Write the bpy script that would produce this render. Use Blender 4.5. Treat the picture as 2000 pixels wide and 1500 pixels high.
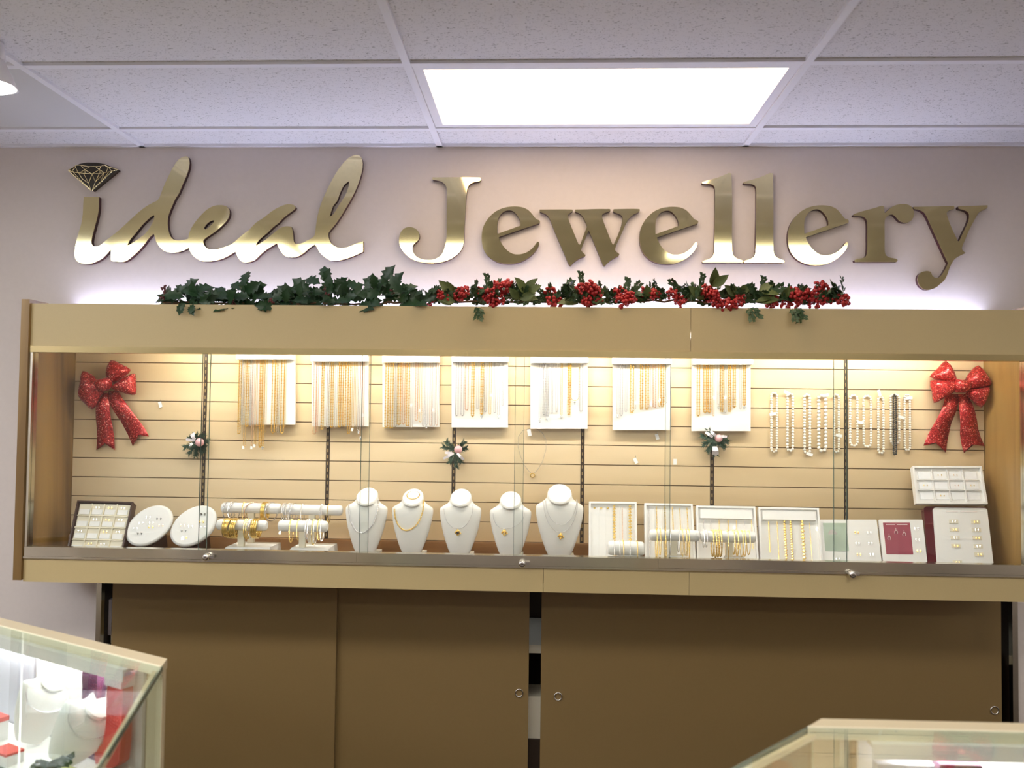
import bpy, math, random
import numpy as np
from mathutils import Vector, Matrix
from mathutils.geometry import tessellate_polygon

for o in list(bpy.data.objects):
    bpy.data.objects.remove(o, do_unlink=True)
sc = bpy.context.scene
col = sc.collection

# ------------------------------------------------------------------ camera
F = 1618.0                      # focal length in pixels of the 2000 x 1500 frame
EYE = np.array([0.0, 0.0, 1.55])
_Y = np.array([65.0, -55.0, -F]); _Y /= np.linalg.norm(_Y)
_Z = np.array([0.0118, 1.0, 0.0]); _Z[2] = -(_Z[0]*_Y[0] + _Z[1]*_Y[1])/_Y[2]; _Z /= np.linalg.norm(_Z)
_X = np.cross(_Y, _Z)
ROT = np.array([_X, _Y, _Z])
cd = bpy.data.cameras.new('camera'); cam = bpy.data.objects.new('camera', cd); col.objects.link(cam)
M4 = Matrix([[ROT[i][j] for j in range(3)] + [EYE[i]] for i in range(3)] + [[0, 0, 0, 1]])
cam.matrix_world = M4
cd.sensor_width = 36.0; cd.lens = F/2000*36.0; cd.clip_start = 0.05
cd.dof.use_dof = True; cd.dof.focus_distance = 3.15; cd.dof.aperture_fstop = 3.2
sc.camera = cam
# ------------------------------------------------------------------ world, exposure
w = bpy.data.worlds.new('world'); sc.world = w; w.use_nodes = True
w.node_tree.nodes['Background'].inputs[0].default_value = (0.5, 0.55, 0.62, 1)
w.node_tree.nodes['Background'].inputs[1].default_value = 0.25
sc.view_settings.view_transform = 'Standard'; sc.view_settings.look = 'None'
sc.view_settings.gamma = 1.0; sc.view_settings.use_curve_mapping = False
sc.view_settings.exposure = 0.0
# light levels (radiance of the lamps, added ones included)
L_TROFFER = 4.6       # the ceiling fixture in view
L_ROOM = 11.0           # ceiling fixtures over the shop floor, the added cool ones too
L_TUBE = 76.0          # tubes in the wall cabinet
L_LED = 40.0           # cool strip on the cabinet roof
L_CASE = 30.0           # tubes in the counter showcases

def ray(x, y): return ROT @ np.array([x-1000.0, 750.0-y, -F])
def P(x, y, Y):
    d = ray(x, y); return Vector(EYE + d*(Y/d[1]))
def PZ(x, y, Z):
    d = ray(x, y); return Vector(EYE + d*((Z-EYE[2])/d[2]))

# ------------------------------------------------------------------ mesh helpers
class MB:
    def __init__(s): s.v = []; s.f = []; s.s = []
    def add(s, vs, fs, smooth=False):
        b = len(s.v); s.v += [tuple(p) for p in vs]
        for f in fs: s.f.append(tuple(i+b for i in f)); s.s.append(smooth)
        return s
    def hexa(s, p):
        return s.add(p, [(3,2,1,0),(4,5,6,7),(0,1,5,4),(1,2,6,5),(2,3,7,6),(3,0,4,7)])
    def box(s, a, b):
        x0,y0,z0 = a; x1,y1,z1 = b
        if x0 > x1: x0,x1 = x1,x0
        if y0 > y1: y0,y1 = y1,y0
        if z0 > z1: z0,z1 = z1,z0
        return s.hexa([(x0,y0,z0),(x1,y0,z0),(x1,y1,z0),(x0,y1,z0),(x0,y0,z1),(x1,y0,z1),(x1,y1,z1),(x0,y1,z1)])
    def obox(s, c, ax, ay, az):
        c = Vector(c); ax = Vector(ax); ay = Vector(ay); az = Vector(az)
        return s.hexa([c-ax-ay-az, c+ax-ay-az, c+ax+ay-az, c-ax+ay-az, c-ax-ay+az, c+ax-ay+az, c+ax+ay+az, c-ax+ay+az])
    def slab(s, quad, n, t):
        """quad of four corners, thickness t along -n (the front is the quad)"""
        n = Vector(n).normalized()*t; q = [Vector(p) for p in quad]
        return s.hexa([p-n for p in q] + q)
    def tube(s, pts, r, n=6, closed=False, caps=True):
        pts = [Vector(p) for p in pts]; N = len(pts); rings = []
        up = Vector((0.123, 0.456, 0.879)).normalized(); prev = None
        for i, p in enumerate(pts):
            if closed: t = pts[(i+1) % N]-pts[i-1]
            else: t = pts[min(i+1, N-1)]-pts[max(i-1, 0)]
            t = t.normalized() if t.length > 1e-9 else Vector((0,0,1))
            a = (prev if prev is not None else up); a = a-t*a.dot(t)
            if a.length < 1e-5: a = t.orthogonal()
            a.normalize(); prev = a; b = t.cross(a)
            rr = r[i] if isinstance(r, (list, tuple)) else r
            rings.append([p+a*rr*math.cos(2*math.pi*k/n)+b*rr*math.sin(2*math.pi*k/n) for k in range(n)])
        vs = [q for rg in rings for q in rg]; fs = []
        for i in range(N if closed else N-1):
            j = (i+1) % N
            for k in range(n): fs.append((i*n+k, i*n+(k+1) % n, j*n+(k+1) % n, j*n+k))
        s.add(vs, fs, True)
        if caps and not closed:
            s.add(rings[0], [tuple(range(n-1, -1, -1))]); s.add(rings[-1], [tuple(range(n))])
        return s
    def sphere(s, c, r, nu=10, nv=6):
        if not isinstance(r, (tuple, list)): r = (r, r, r)
        c = Vector(c); vs = [c+Vector((0,0,r[2]))]
        for i in range(1, nv):
            a = math.pi*i/nv
            for k in range(nu):
                b = 2*math.pi*k/nu
                vs.append(c+Vector((r[0]*math.sin(a)*math.cos(b), r[1]*math.sin(a)*math.sin(b), r[2]*math.cos(a))))
        vs.append(c-Vector((0,0,r[2]))); fs = []
        for k in range(nu): fs.append((0, 1+k, 1+(k+1) % nu))
        for i in range(nv-2):
            for k in range(nu):
                a = 1+i*nu; fs.append((a+k, a+nu+k, a+nu+(k+1) % nu, a+(k+1) % nu))
        a = 1+(nv-2)*nu; L = len(vs)-1
        for k in range(nu): fs.append((a+k, L, a+(k+1) % nu))
        return s.add(vs, fs, True)
    def octa(s, c, r, ax=None):
        c = Vector(c)
        return s.add([c+Vector(d)*r for d in ((1,0,0),(-1,0,0),(0,1,0),(0,-1,0),(0,0,1),(0,0,-1))],
                     [(0,2,4),(2,1,4),(1,3,4),(3,0,4),(2,0,5),(1,2,5),(3,1,5),(0,3,5)], False)
    def lathe(s, prof, c=(0,0,0), n=16, smooth=True, M=None):
        c = Vector(c); vs = []; fs = []
        for r, z in prof:
            for k in range(n):
                a = 2*math.pi*k/n; p = Vector((r*math.cos(a), r*math.sin(a), z))
                if M: p = M @ p
                vs.append(c+p)
        for i in range(len(prof)-1):
            for k in range(n): fs.append((i*n+k, i*n+(k+1) % n, (i+1)*n+(k+1) % n, (i+1)*n+k))
        s.add(vs, fs, smooth)
        s.add(vs[:n], [tuple(range(n-1, -1, -1))]); s.add(vs[-n:], [tuple(range(n))])
        return s
    def plate(s, loops, back):
        """extruded flat figure: loops of 3D points (outer, then holes), back = vector from front to back"""
        back = Vector(back); L = [[Vector(p) for p in lp] for lp in loops]
        tris = tessellate_polygon([[Vector((p.x, p.z, 0)) for p in lp] for lp in L])
        flat = [p for lp in L for p in lp]; n = len(flat)
        fs = [tuple(t) for t in tris] ; bs = [tuple(i+n for i in reversed(t)) for t in tris]
        sd = []; o = 0
        for lp in L:
            m = len(lp)
            for i in range(m): sd.append((o+i, o+(i+1) % m, o+(i+1) % m+n, o+i+n))
            o += m
        s.add(flat+[p+back for p in flat], fs+bs+sd, False)
        return s
    def mesh(s, name):
        me = bpy.data.meshes.new(name); me.from_pydata(s.v, [], s.f)
        me.polygons.foreach_set('use_smooth', s.s); me.validate(); me.update()
        return me
    def build(s, name, mat, parent=None, fix=True):
        me = s.mesh(name)
        if fix:
            import bmesh
            bm = bmesh.new(); bm.from_mesh(me); bmesh.ops.recalc_face_normals(bm, faces=bm.faces); bm.to_mesh(me); bm.free()
        me.materials.append(mat)
        o = bpy.data.objects.new(name, me); col.objects.link(o)
        if parent is not None: o.parent = parent; o.matrix_parent_inverse = parent_inv(parent)
        return o
_inv = {}
def parent_inv(p):
    M = Matrix.Identity(4); q = p
    chain = []
    while q is not None: chain.append(q); q = q.parent
    for q in reversed(chain):
        M = M @ q.matrix_parent_inverse @ Matrix.LocRotScale(q.location, q.rotation_euler, q.scale)
    return M.inverted()
def tag(o, label=None, cat=None, group=None, kind=None):
    if label: o['label'] = label
    if cat: o['category'] = cat
    if group: o['group'] = group
    if kind: o['kind'] = kind
    return o
def thing(name, loc, label, cat, group=None):
    o = bpy.data.objects.new(name, None); col.objects.link(o); o.location = Vector(loc); o.empty_display_size = .05
    return tag(o, label, cat, group)
def structure(o): o['kind'] = 'structure'; return o
def inst(me, name, parent, M):
    """one more object on shared mesh data, placed by a world matrix"""
    o = bpy.data.objects.new(name, me); col.objects.link(o); o.parent = parent
    o.matrix_parent_inverse = parent_inv(parent); o.matrix_basis = M
    return o
ORD = ['first','second','third','fourth','fifth','sixth','seventh','eighth','ninth','tenth','eleventh','twelfth','thirteenth','fourteenth','fifteenth','sixteenth','seventeenth','eighteenth']
def smooth(pts, n=4):
    """closed outline through traced points; a third value marks a corner"""
    q = [Vector((p[0], p[1])) for p in pts]; c = [len(p) > 2 for p in pts]; N = len(q); out = []
    def tan(i, seg):
        if c[i]: return None
        a = (q[i]-q[i-1]).length; b = (q[(i+1) % N]-q[i]).length
        return (q[(i+1) % N]-q[i-1])/max(a+b, 1e-9)
    for i in range(N):
        j = (i+1) % N; d = (q[j]-q[i]).length
        t0 = tan(i, i); t1 = tan(j, i)
        m0 = t0*d if t0 else q[j]-q[i]; m1 = t1*d if t1 else q[j]-q[i]
        k = n if d > 25 else 2
        if c[i] and c[j]: k = 1
        for s_ in range(k):
            t = s_/k; h1 = 2*t**3-3*t**2+1; h2 = t**3-2*t**2+t; h3 = -2*t**3+3*t**2; h4 = t**3-t**2
            out.append(q[i]*h1+m0*h2+q[j]*h3+m1*h4)
    return out

# ------------------------------------------------------------------ materials
def newmat(name):
    m = bpy.data.materials.new(name); m.use_nodes = True
    return m, m.node_tree.nodes, m.node_tree.links, m.node_tree.nodes['Principled BSDF']
def mat(name, rgb, rough=.6, metal=0.0, var=0.0, scale=30, bump=0.0, spec=None, sheen=None, coat=0):
    m, N, Lk, b = newmat(name)
    b.inputs['Base Color'].default_value = (*rgb, 1); b.inputs['Roughness'].default_value = rough; b.inputs['Metallic'].default_value = metal
    if spec is not None: b.inputs['Specular IOR Level'].default_value = spec
    if coat: b.inputs['Coat Weight'].default_value = coat
    tc = N.new('ShaderNodeTexCoord'); no = N.new('ShaderNodeTexNoise'); no.inputs['Scale'].default_value = scale; no.inputs['Detail'].default_value = 5
    Lk.new(tc.outputs['Object'], no.inputs['Vector'])
    if var:
        mx = N.new('ShaderNodeMix'); mx.data_type = 'RGBA'
        mx.inputs[6].default_value = (*[max(0, c*(1-var)) for c in rgb], 1); mx.inputs[7].default_value = (*[min(1, c*(1+var)) for c in rgb], 1)
        Lk.new(no.outputs['Fac'], mx.inputs[0]); Lk.new(mx.outputs[2], b.inputs['Base Color'])
    if bump:
        bp = N.new('ShaderNodeBump'); bp.inputs['Strength'].default_value = bump; bp.inputs['Distance'].default_value = .002
        Lk.new(no.outputs['Fac'], bp.inputs['Height']); Lk.new(bp.outputs['Normal'], b.inputs['Normal'])
    return m
def emit(name, rgb, strength):
    m, N, Lk, b = newmat(name)
    b.inputs['Base Color'].default_value = (.9, .9, .9, 1)
    b.inputs['Emission Color'].default_value = (*rgb, 1); b.inputs['Emission Strength'].default_value = strength
    return m
def glassmat(name, tint=(.97, .985, .975), ior=1.45, rough=0.0):
    m, N, Lk, b = newmat(name); N.remove(b)
    out = N['Material Output']; tr = N.new('ShaderNodeBsdfTransparent'); gl = N.new('ShaderNodeBsdfGlossy'); fr = N.new('ShaderNodeFresnel'); mx = N.new('ShaderNodeMixShader')
    tr.inputs[0].default_value = (*tint, 1); gl.inputs['Roughness'].default_value = rough; fr.inputs['IOR'].default_value = ior
    ge = N.new('ShaderNodeNewGeometry'); mi = N.new('ShaderNodeMix'); mi.data_type = 'FLOAT'      # thin pane: the same reflection at both faces, no total internal reflection
    mi.inputs[2].default_value = ior; mi.inputs[3].default_value = 1/ior; Lk.new(ge.outputs['Backfacing'], mi.inputs[0]); Lk.new(mi.outputs[0], fr.inputs['IOR'])
    Lk.new(fr.outputs[0], mx.inputs[0]); Lk.new(tr.outputs[0], mx.inputs[1]); Lk.new(gl.outputs[0], mx.inputs[2]); Lk.new(mx.outputs[0], out.inputs[0])
    return m
def woodmat(name, c0, c1, c2, axis='Z', scale=6, rough=.4):
    m, N, Lk, b = newmat(name); b.inputs['Roughness'].default_value = rough
    tc = N.new('ShaderNodeTexCoord'); mp = N.new('ShaderNodeMapping')
    st = {'X': (.12, 1, 1), 'Y': (1, .12, 1), 'Z': (1, 1, .12)}[axis]; mp.inputs['Scale'].default_value = st
    no = N.new('ShaderNodeTexNoise'); no.inputs['Scale'].default_value = scale; no.inputs['Detail'].default_value = 8; no.inputs['Distortion'].default_value = 1.2
    cr = N.new('ShaderNodeValToRGB'); e = cr.color_ramp.elements
    e[0].position = .3; e[0].color = (*c0, 1); e[1].position = .72; e[1].color = (*c2, 1); n_ = e.new(.5); n_.color = (*c1, 1)
    Lk.new(tc.outputs['Object'], mp.inputs[0]); Lk.new(mp.outputs[0], no.inputs['Vector']); Lk.new(no.outputs['Fac'], cr.inputs[0]); Lk.new(cr.outputs[0], b.inputs['Base Color'])
    return m
def tilemat():
    """mineral fibre ceiling tile: off-white with small dark fissures"""
    m, N, Lk, b = newmat('mineral_tile'); b.inputs['Roughness'].default_value = .9
    tc = N.new('ShaderNodeTexCoord'); mp = N.new('ShaderNodeMapping'); mp.inputs['Scale'].default_value = (1, 1, 1)
    n1 = N.new('ShaderNodeTexNoise'); n1.inputs['Scale'].default_value = 85; n1.inputs['Detail'].default_value = 1; n1.inputs['Distortion'].default_value = 1.6
    mp2 = N.new('ShaderNodeMapping'); mp2.inputs['Rotation'].default_value = (0, 0, .7); mp2.inputs['Scale'].default_value = (1, 2.6, 1)
    cr = N.new('ShaderNodeValToRGB'); e = cr.color_ramp.elements
    e[0].position = .315; e[0].color = (.27, .26, .25, 1); e[1].position = .355; e[1].color = (.76, .74, .75, 1)
    Lk.new(tc.outputs['Object'], mp2.inputs[0]); Lk.new(mp2.outputs[0], n1.inputs['Vector']); Lk.new(n1.outputs['Fac'], cr.inputs[0]); Lk.new(cr.outputs[0], b.inputs['Base Color'])
    bp = N.new('ShaderNodeBump'); bp.inputs['Strength'].default_value = .25; bp.inputs['Distance'].default_value = .003
    Lk.new(cr.outputs[0], bp.inputs['Height']); Lk.new(bp.outputs['Normal'], b.inputs['Normal'])
    return m
def glittermat():
    m, N, Lk, b = newmat('red_glitter'); b.inputs['Roughness'].default_value = .32; b.inputs['Metallic'].default_value = .35
    tc = N.new('ShaderNodeTexCoord'); vo = N.new('ShaderNodeTexVoronoi'); vo.inputs['Scale'].default_value = 320
    sp = N.new('ShaderNodeSeparateColor'); cr = N.new('ShaderNodeValToRGB'); e = cr.color_ramp.elements
    e[0].position = .0; e[0].color = (.16, .004, .008, 1); e[1].position = 1.0; e[1].color = (1, .55, .45, 1)
    for p_, c_ in ((.5, (.36, .012, .016, 1)), (.86, (.58, .035, .035, 1)), (.95, (.95, .22, .18, 1))): n_ = e.new(p_); n_.color = c_  # palest cells paint the sparkle of the glitter into the colour
    Lk.new(tc.outputs['Object'], vo.inputs['Vector']); Lk.new(vo.outputs['Color'], sp.inputs[0]); Lk.new(sp.outputs[0], cr.inputs[0]); Lk.new(cr.outputs[0], b.inputs['Base Color'])
    bp = N.new('ShaderNodeBump'); bp.inputs['Strength'].default_value = .9; bp.inputs['Distance'].default_value = .002
    Lk.new(sp.outputs[1], bp.inputs['Height']); Lk.new(bp.outputs['Normal'], b.inputs['Normal'])
    return m
def tubediff(name, rgb, strength):
    return emit(name, rgb, strength)

WALL = mat('wall_paint', (.68, .61, .565), .85, var=.03, scale=60, bump=.15)
TILE = tilemat(); GRID = mat('grid_white', (.80, .79, .82), .5)
CARPET = mat('carpet', (.08, .06, .05), .95, var=.3, scale=200, bump=.4)
GOLDM = mat('gold_mirror', (.88, .78, .44), .07, 1.0, var=.03, scale=3)
EDGE = mat('burgundy_edge', (.045, .008, .012), .35)
LAM = mat('beige_laminate', (.55, .43, .215), .45, var=.035, scale=250)
DOORL = mat('bronze_laminate', (.25, .165, .067), .36, var=.04, scale=90)
WOOD = woodmat('end_panel_wood', (.11, .055, .014), (.29, .17, .05), (.44, .28, .10), 'Z', 5)
WOODB = woodmat('base_board_wood', (.16, .075, .03), (.30, .15, .06), (.42, .23, .10), 'X', 9)
SLAT = woodmat('slat_maple', (.61, .46, .27), (.71, .55, .345), (.78, .62, .41), 'X', 4, .5)
SHELF = mat('dark_shelf', (.10, .055, .03), .4, var=.2)
RAIL = mat('brushed_rail', (.70, .66, .55), .22, 1.0, var=.05, scale=8)
BRASS = mat('brass_rail', (.55, .44, .22), .25, 1.0, var=.06, scale=8)
CHROME = mat('lock_chrome', (.75, .74, .72), .15, 1.0)
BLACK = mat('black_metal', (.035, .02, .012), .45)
SLOT = mat('slot_brass', (.42, .31, .15), .4, .6)
GLASS = glassmat('pane_glass'); GLASS2 = glassmat('counter_glass', (.93, .97, .95))
GEDGE = mat('glass_edge', (.10, .16, .14), .15)
WHITE = mat('white_leatherette', (.86, .85, .84), .55, bump=.1, scale=400)
BUST = mat('bust_leatherette', (.88, .865, .84), .5, bump=.08, scale=300)
CREAM = mat('cream_velvet', (.80, .74, .60), .85, bump=.1, scale=300)
DARKW = mat('dark_wood_frame', (.055, .025, .018), .3)
BURG = mat('burgundy_lacquer', (.10, .012, .018), .22, coat=.5)
CGOLD = mat('chain_gold', (.86, .63, .22), .27, .95); CSIL = mat('chain_silver', (.74, .74, .78), .25, .95); CROSE = mat('chain_rose', (.86, .62, .47), .27, .95)
PEARL = mat('pearl', (.90, .86, .80), .2, coat=.5); PEARLB = mat('black_pearl', (.02, .02, .022), .15, coat=.5)
TAGM = mat('paper_tag', (.90, .91, .94), .7); GEM = mat('crystal', (.85, .9, .95), .05, .6)
RED = glittermat()
HOLLY = mat('holly_leaf', (.018, .055, .018), .35, var=.5, scale=20); LEAF2 = mat('garland_leaf', (.10, .13, .035), .5, var=.5, scale=25)
LEAFD = mat('sprig_leaf', (.035, .075, .025), .55, var=.5, scale=25)
BERRY = mat('red_berry', (.40, .018, .018), .35, var=.3, scale=40); BERRYD = mat('dark_berry', (.11, .02, .02), .4); TWIG = mat('twig', (.13, .075, .04), .8)
PINK = mat('pink_ball', (.82, .45, .50), .25, coat=.4); RIBW = mat('pale_ribbon', (.80, .74, .80), .4); FIR = mat('fir_green', (.02, .06, .035), .6, var=.4, scale=40)
PLUM = mat('plum_box', (.10, .03, .09), .5); REDV = mat('red_velvet', (.55, .06, .05), .8, var=.2); LAV = mat('lavender_board', (.50, .50, .58), .6)
INK = mat('print_grey', (.35, .34, .33), .8); INKB = mat('stone_dark', (.03, .03, .035), .1); PHOTOG = mat('photo_green', (.42, .50, .42), .4, var=.5, scale=9); PHOTOR = mat('photo_burgundy', (.30, .06, .09), .4, var=.45, scale=14); PRINTW = mat('print_white', (.85, .78, .76), .5)
# ================================================================== SETTING
WY = 3.24                       # wall plane
XL, XR, YB = -4.03, 4.37, -3.86 # room
CZ = 2.60
GX = [-.43+1.2*k for k in range(-3, 5)]
GY = [3.04-.575*r for r in range(13)]
OPL, OPR = -1.768, 1.795        # cupboard opening in the wall
structure(MB().box((XL, YB, -.05), (XR, WY+.6, 0)).build('floor', CARPET))
wb = MB(); wb.box((XL-.1, WY, .90), (XR+.1, WY+.1, 2.75)); wb.box((XL-.1, WY, 0), (OPL, WY+.1, .90)); wb.box((OPR, WY, 0), (XR+.1, WY+.1, .90))
structure(wb.build('wall_back', WALL))
structure(MB().box((XL-.1, YB-.1, 0), (XL, WY, 2.75)).build('wall_left', WALL))
structure(MB().box((XR, YB-.1, 0), (XR+.1, WY, 2.75)).build('wall_right', WALL))
structure(MB().box((XL, YB-.1, 0), (XR, YB, 2.75)).build('wall_front', WALL))
ceil = structure(MB().box((XL-.1, YB-.1, 2.68), (XR+.1, WY+.1, 2.75)).build('ceiling', GRID))
TROFF = {(0, 0): (1.0, .77, .51, L_TROFFER), (-1, 3): (1, .95, .84, L_ROOM), (-2, 3): (1, .97, .9, L_ROOM), (1, 3): (1, .95, .84, L_ROOM),
         (-2, 7): (.95, .97, 1, L_ROOM), (0, 7): (1, .97, .92, L_ROOM), (2, 7): (1, .97, .92, L_ROOM), (-3, 3): (.84, .90, 1, L_ROOM*1.8), (-3, 5): (.84, .90, 1, L_ROOM*1.5), (-1, 10): (1, .97, .92, L_ROOM), (1, 10): (1, .97, .92, L_ROOM), (3, 4): (.92, .95, 1, L_ROOM)}  # cool far-left panels are added, standing in for daylight from the left
PLAIN = mat('plain_panel', (.60, .585, .57), .75)
rows = [(WY, GY[0])]+[(GY[r], GY[r+1]) for r in range(12)]
tm = {}
for k in range(-3, 4):
    for r in range(-1, 12):
        if (k, r) in TROFF: continue
        y1, y0 = rows[r+1]; x0 = -.43+1.2*k
        key = (round(y1-y0, 3), (k, r) == (-2, 0))
        if key not in tm:
            d = y1-y0
            me = MB().box((.009, .009, 0), (1.191, d-.009, .015)).mesh('ceiling_tile'); me.materials.append(PLAIN if key[1] else TILE); tm[key] = me
        o = bpy.data.objects.new('ceiling_tile', tm[key]); col.objects.link(o); o.parent = ceil; o.location = (x0, y0, CZ+.006)
for x in GX: MB().box((x-.012, YB, CZ-.004), (x+.012, WY, CZ+.006)).build('grid_runner', GRID, ceil)
for y in GY:
    for k in range(-3, 4): MB().box((-.43+1.2*k+.0125, y-.012, CZ-.003), (-.43+1.2*(k+1)-.0125, y+.012, CZ+.006)).build('cross_tee', GRID, ceil)
MB().box((XL, WY-.018, CZ-.004), (XR, WY, CZ+.02)).build('wall_angle', GRID, ceil)
for (k, r), (cr, cg, cb, st) in TROFF.items():
    y1, y0 = rows[r+1]; x0 = -.43+1.2*k; front = (k, r) == (0, 0)
    t = thing('ceiling_light', (x0+.6, (y0+y1)/2, CZ), 'bright warm rectangular light panel in the ceiling above the gold sign' if front else 'unseen ceiling light panel over the shop floor, column %s, %s row from the sign wall' % (ORD[k+3], ORD[r]), 'ceiling light', 'recessed ceiling light panels')
    f = MB(); a = .03
    f.box((x0+.013, y0+.013, CZ+.001), (x0+1.187, y0+.013+a, CZ+.03)); f.box((x0+.013, y1-.013-a, CZ+.001), (x0+1.187, y1-.013, CZ+.03))
    f.box((x0+.013, y0+.013+a, CZ+.001), (x0+.013+a, y1-.013-a, CZ+.03)); f.box((x0+1.187-a, y0+.013+a, CZ+.001), (x0+1.187, y1-.013-a, CZ+.03))
    f.build('light_frame', GRID, t)
    MB().box((x0+.013+a, y0+.013+a, CZ+.008), (x0+1.187-a, y1-.013-a, CZ+.014)).build('diffuser', emit('diffuser_glow', (cr, cg, cb), st), t)
    MB().box((x0+.013, y0+.013, CZ+.05), (x0+1.187, y1-.013, CZ+.06)).build('housing', GRID, t)
# flood lamp in the upper left corner of the view
lp = P(-14, 118, 2.3)
t = thing('flood_lamp', (lp.x, lp.y, CZ), 'small white flood lamp on the ceiling at the top left corner', 'lamp')
MB().lathe([(.028, 0), (.03, -.02), (.034, -.05)], (lp.x, lp.y, CZ-.001), 16).build('lamp_base', GRID, t)
MB().lathe([(.03, -.05), (.05, -.09), (.066, -.125), (.068, -.13), (.060, -.126), (.045, -.09)], (lp.x, lp.y, CZ), 20).build('lamp_shade', GRID, t)
MB().sphere((lp.x, lp.y, CZ-.122), (.052, .052, .026), 16, 8).build('bulb', emit('bulb_glow', (1, .98, .94), 12), t)

# ---------------------------------------------------------------- lower cupboard
cup = thing('lower_cupboard', (0, WY+.2, 0), 'long low built-in cupboard with bronze sliding doors under the glass cabinet', 'cupboard')
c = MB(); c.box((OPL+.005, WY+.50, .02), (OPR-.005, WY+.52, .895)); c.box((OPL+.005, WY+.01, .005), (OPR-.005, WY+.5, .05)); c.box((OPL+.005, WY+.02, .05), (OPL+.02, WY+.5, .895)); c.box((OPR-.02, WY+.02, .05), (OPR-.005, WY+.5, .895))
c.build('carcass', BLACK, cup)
MB().box((OPL+.03, WY+.06, .60), (OPR-.03, WY+.49, .632)).build('shelf', CREAM, cup)
MB().box((OPL+.002, WY-.006, .03), (OPL+.022, WY+.02, .9)).build('upright', RAIL, cup)
MB().box((OPR-.022, WY-.006, .03), (OPR-.002, WY+.02, .9)).build('upright', RAIL, cup)
def X_(px, Y=WY, y=1250): return P(px, y, Y).x
for x0, x1, Y, pull in ((216, 656, WY+.005, None), (653, 1033, WY+.024, (1014, 1353)), (1057, 1957, WY+.005, (1090, 1360))):
    d = MB().box((X_(x0), Y, .06), (X_(x1), Y+.018, .90)).build('sliding_door', DOORL, cup)
    for pl in ([pull] if pull else [])+([(1942, 1387)] if x1 > 1900 else []):
        q = P(*pl, Y); Mr = Matrix.Rotation(math.pi/2, 3, 'X')
        MB().lathe([(.0165, -.001), (.0165, .004), (.0125, .004), (.0125, -.001)], (q.x, Y-.0005, q.z), 20, M=Mr).build('finger_pull', CHROME, d)
q0 = P(1028, 1442, WY+.06); q1 = P(1052, 1362, WY+.06)
t = thing('carton', ((q0.x+q1.x)/2, WY+.1, q0.z), 'cream carton showing low in the dark gap between the cupboard doors', 'box')
MB().box((q0.x-.03, WY+.06, q0.z), (q1.x+.03, WY+.2, q1.z)).build('carton_body', CREAM, t); MB().box((q0.x-.032, WY+.058, q1.z-.02), (q1.x+.032, WY+.202, q1.z+.004)).build('lid', CREAM, t)
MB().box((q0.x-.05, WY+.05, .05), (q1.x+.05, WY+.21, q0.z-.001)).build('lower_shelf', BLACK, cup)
q0 = P(196, 1245, WY+.06); q1 = P(217, 1172, WY+.06)
t = thing('gift_box', ((q0.x+q1.x)/2, WY+.1, q0.z), 'gold wrapped box glimpsed in the narrow gap at the left cupboard end', 'box')
MB().box((q0.x-.02, WY+.06, .633), (q1.x+.1, WY+.18, q1.z)).build('wrapping', mat('gold_paper', (.45, .34, .16), .5, .2, var=.5, scale=60), t); MB().box((q0.x+.03, WY+.056, .633), (q0.x+.045, WY+.184, q1.z+.003)).build('ribbon_band', RIBW, t)

# ================================================================== WALL CABINET
CX0, CX1 = -1.905, 1.70; CF = 2.935; CB = 3.225
cab = thing('display_cabinet', (0, WY, 1.0), 'long wall-hung beige display cabinet with wood ends and sliding glass', 'cabinet')
MB().box((CX0, CF-.012, .925), (CX0+.03, WY-.001, 1.938)).build('end_panel', WOOD, cab)
MB().box((CX1-.03, CF-.012, .925), (CX1, WY-.001, 1.938)).build('end_panel', WOOD, cab)
xj = P(1349, 640, CF).x; xk = P(1061, 1140, CF).x; xk2 = P(1346, 1150, CF).x
for a, b in ((CX0+.0305, xj-.0008), (xj+.0008, CX1-.0305)): MB().box((a, CF, 1.768), (b, CF+.019, 1.924)).build('upper_fascia', LAM, cab)
for a, b in ((CX0+.0305, xk-.0008), (xk+.0008, xk2-.0006), (xk2+.0006, CX1-.0305)): MB().box((a, CF, .918), (b, CF+.019, 1.002)).build('lower_fascia', LAM, cab)
MB().box((CX0+.031, CF+.02, 1.872), (CX1-.031, WY-.002, 1.89)).build('roof_board', LAM, cab)
MB().box((CX0+.031, CF+.02, .98), (CX1-.031, WY-.002, .998)).build('floor_board', SHELF, cab)
MB().box((CX0+.031, CF+.02, .93), (CX1-.031, WY-.002, .945)).build('bottom_board', LAM, cab)
MB().box((CX0+.031, CB-.012, .999), (CX1-.031, CB+.004, 1.045)).build('base_board', WOODB, cab)
MB().box((CX0+.031, CB+.0055, 1.0), (CX1-.031, WY-.002, 1.87)).build('back_board', mat('groove_dark', (.16, .09, .035), .7), cab)
# slats, each its own board, between the slotted standards
STD = [P(px, 850, CB).x for px in (399, 641, 887, 1138, 1391, 1652)]
ed = [CX0+.031]+STD+[CX1-.031]
zs = [1.0475+.0757*i for i in range(11)]
zs = [z for z in zs if z < 1.80]
smesh = {}
for i in range(7):
    a = ed[i]+(.0075 if i else .001); b = ed[i+1]-(.0075 if i < 6 else .001)
    for z in zs:
        h = min(.0722, 1.868-z); Lk = b-a
        key = (i, round(h, 3))
        s = MB(); e = .0022; y0 = CB-.002
        s.hexa([(a, y0+e, z), (b, y0+e, z), (b, CB+.005, z), (a, CB+.005, z), (a, y0+e, z+h), (b, y0+e, z+h), (b, CB+.005, z+h), (a, CB+.005, z+h)])
        s.hexa([(a, y0+e, z+.001), (b, y0+e, z+.001), (b, y0, z+.004), (a, y0, z+.004), (a, y0+e, z+h-.001), (b, y0+e, z+h-.001), (b, y0, z+h-.004), (a, y0, z+h-.004)]) if False else None
        s.build('slat', SLAT, cab)
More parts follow.
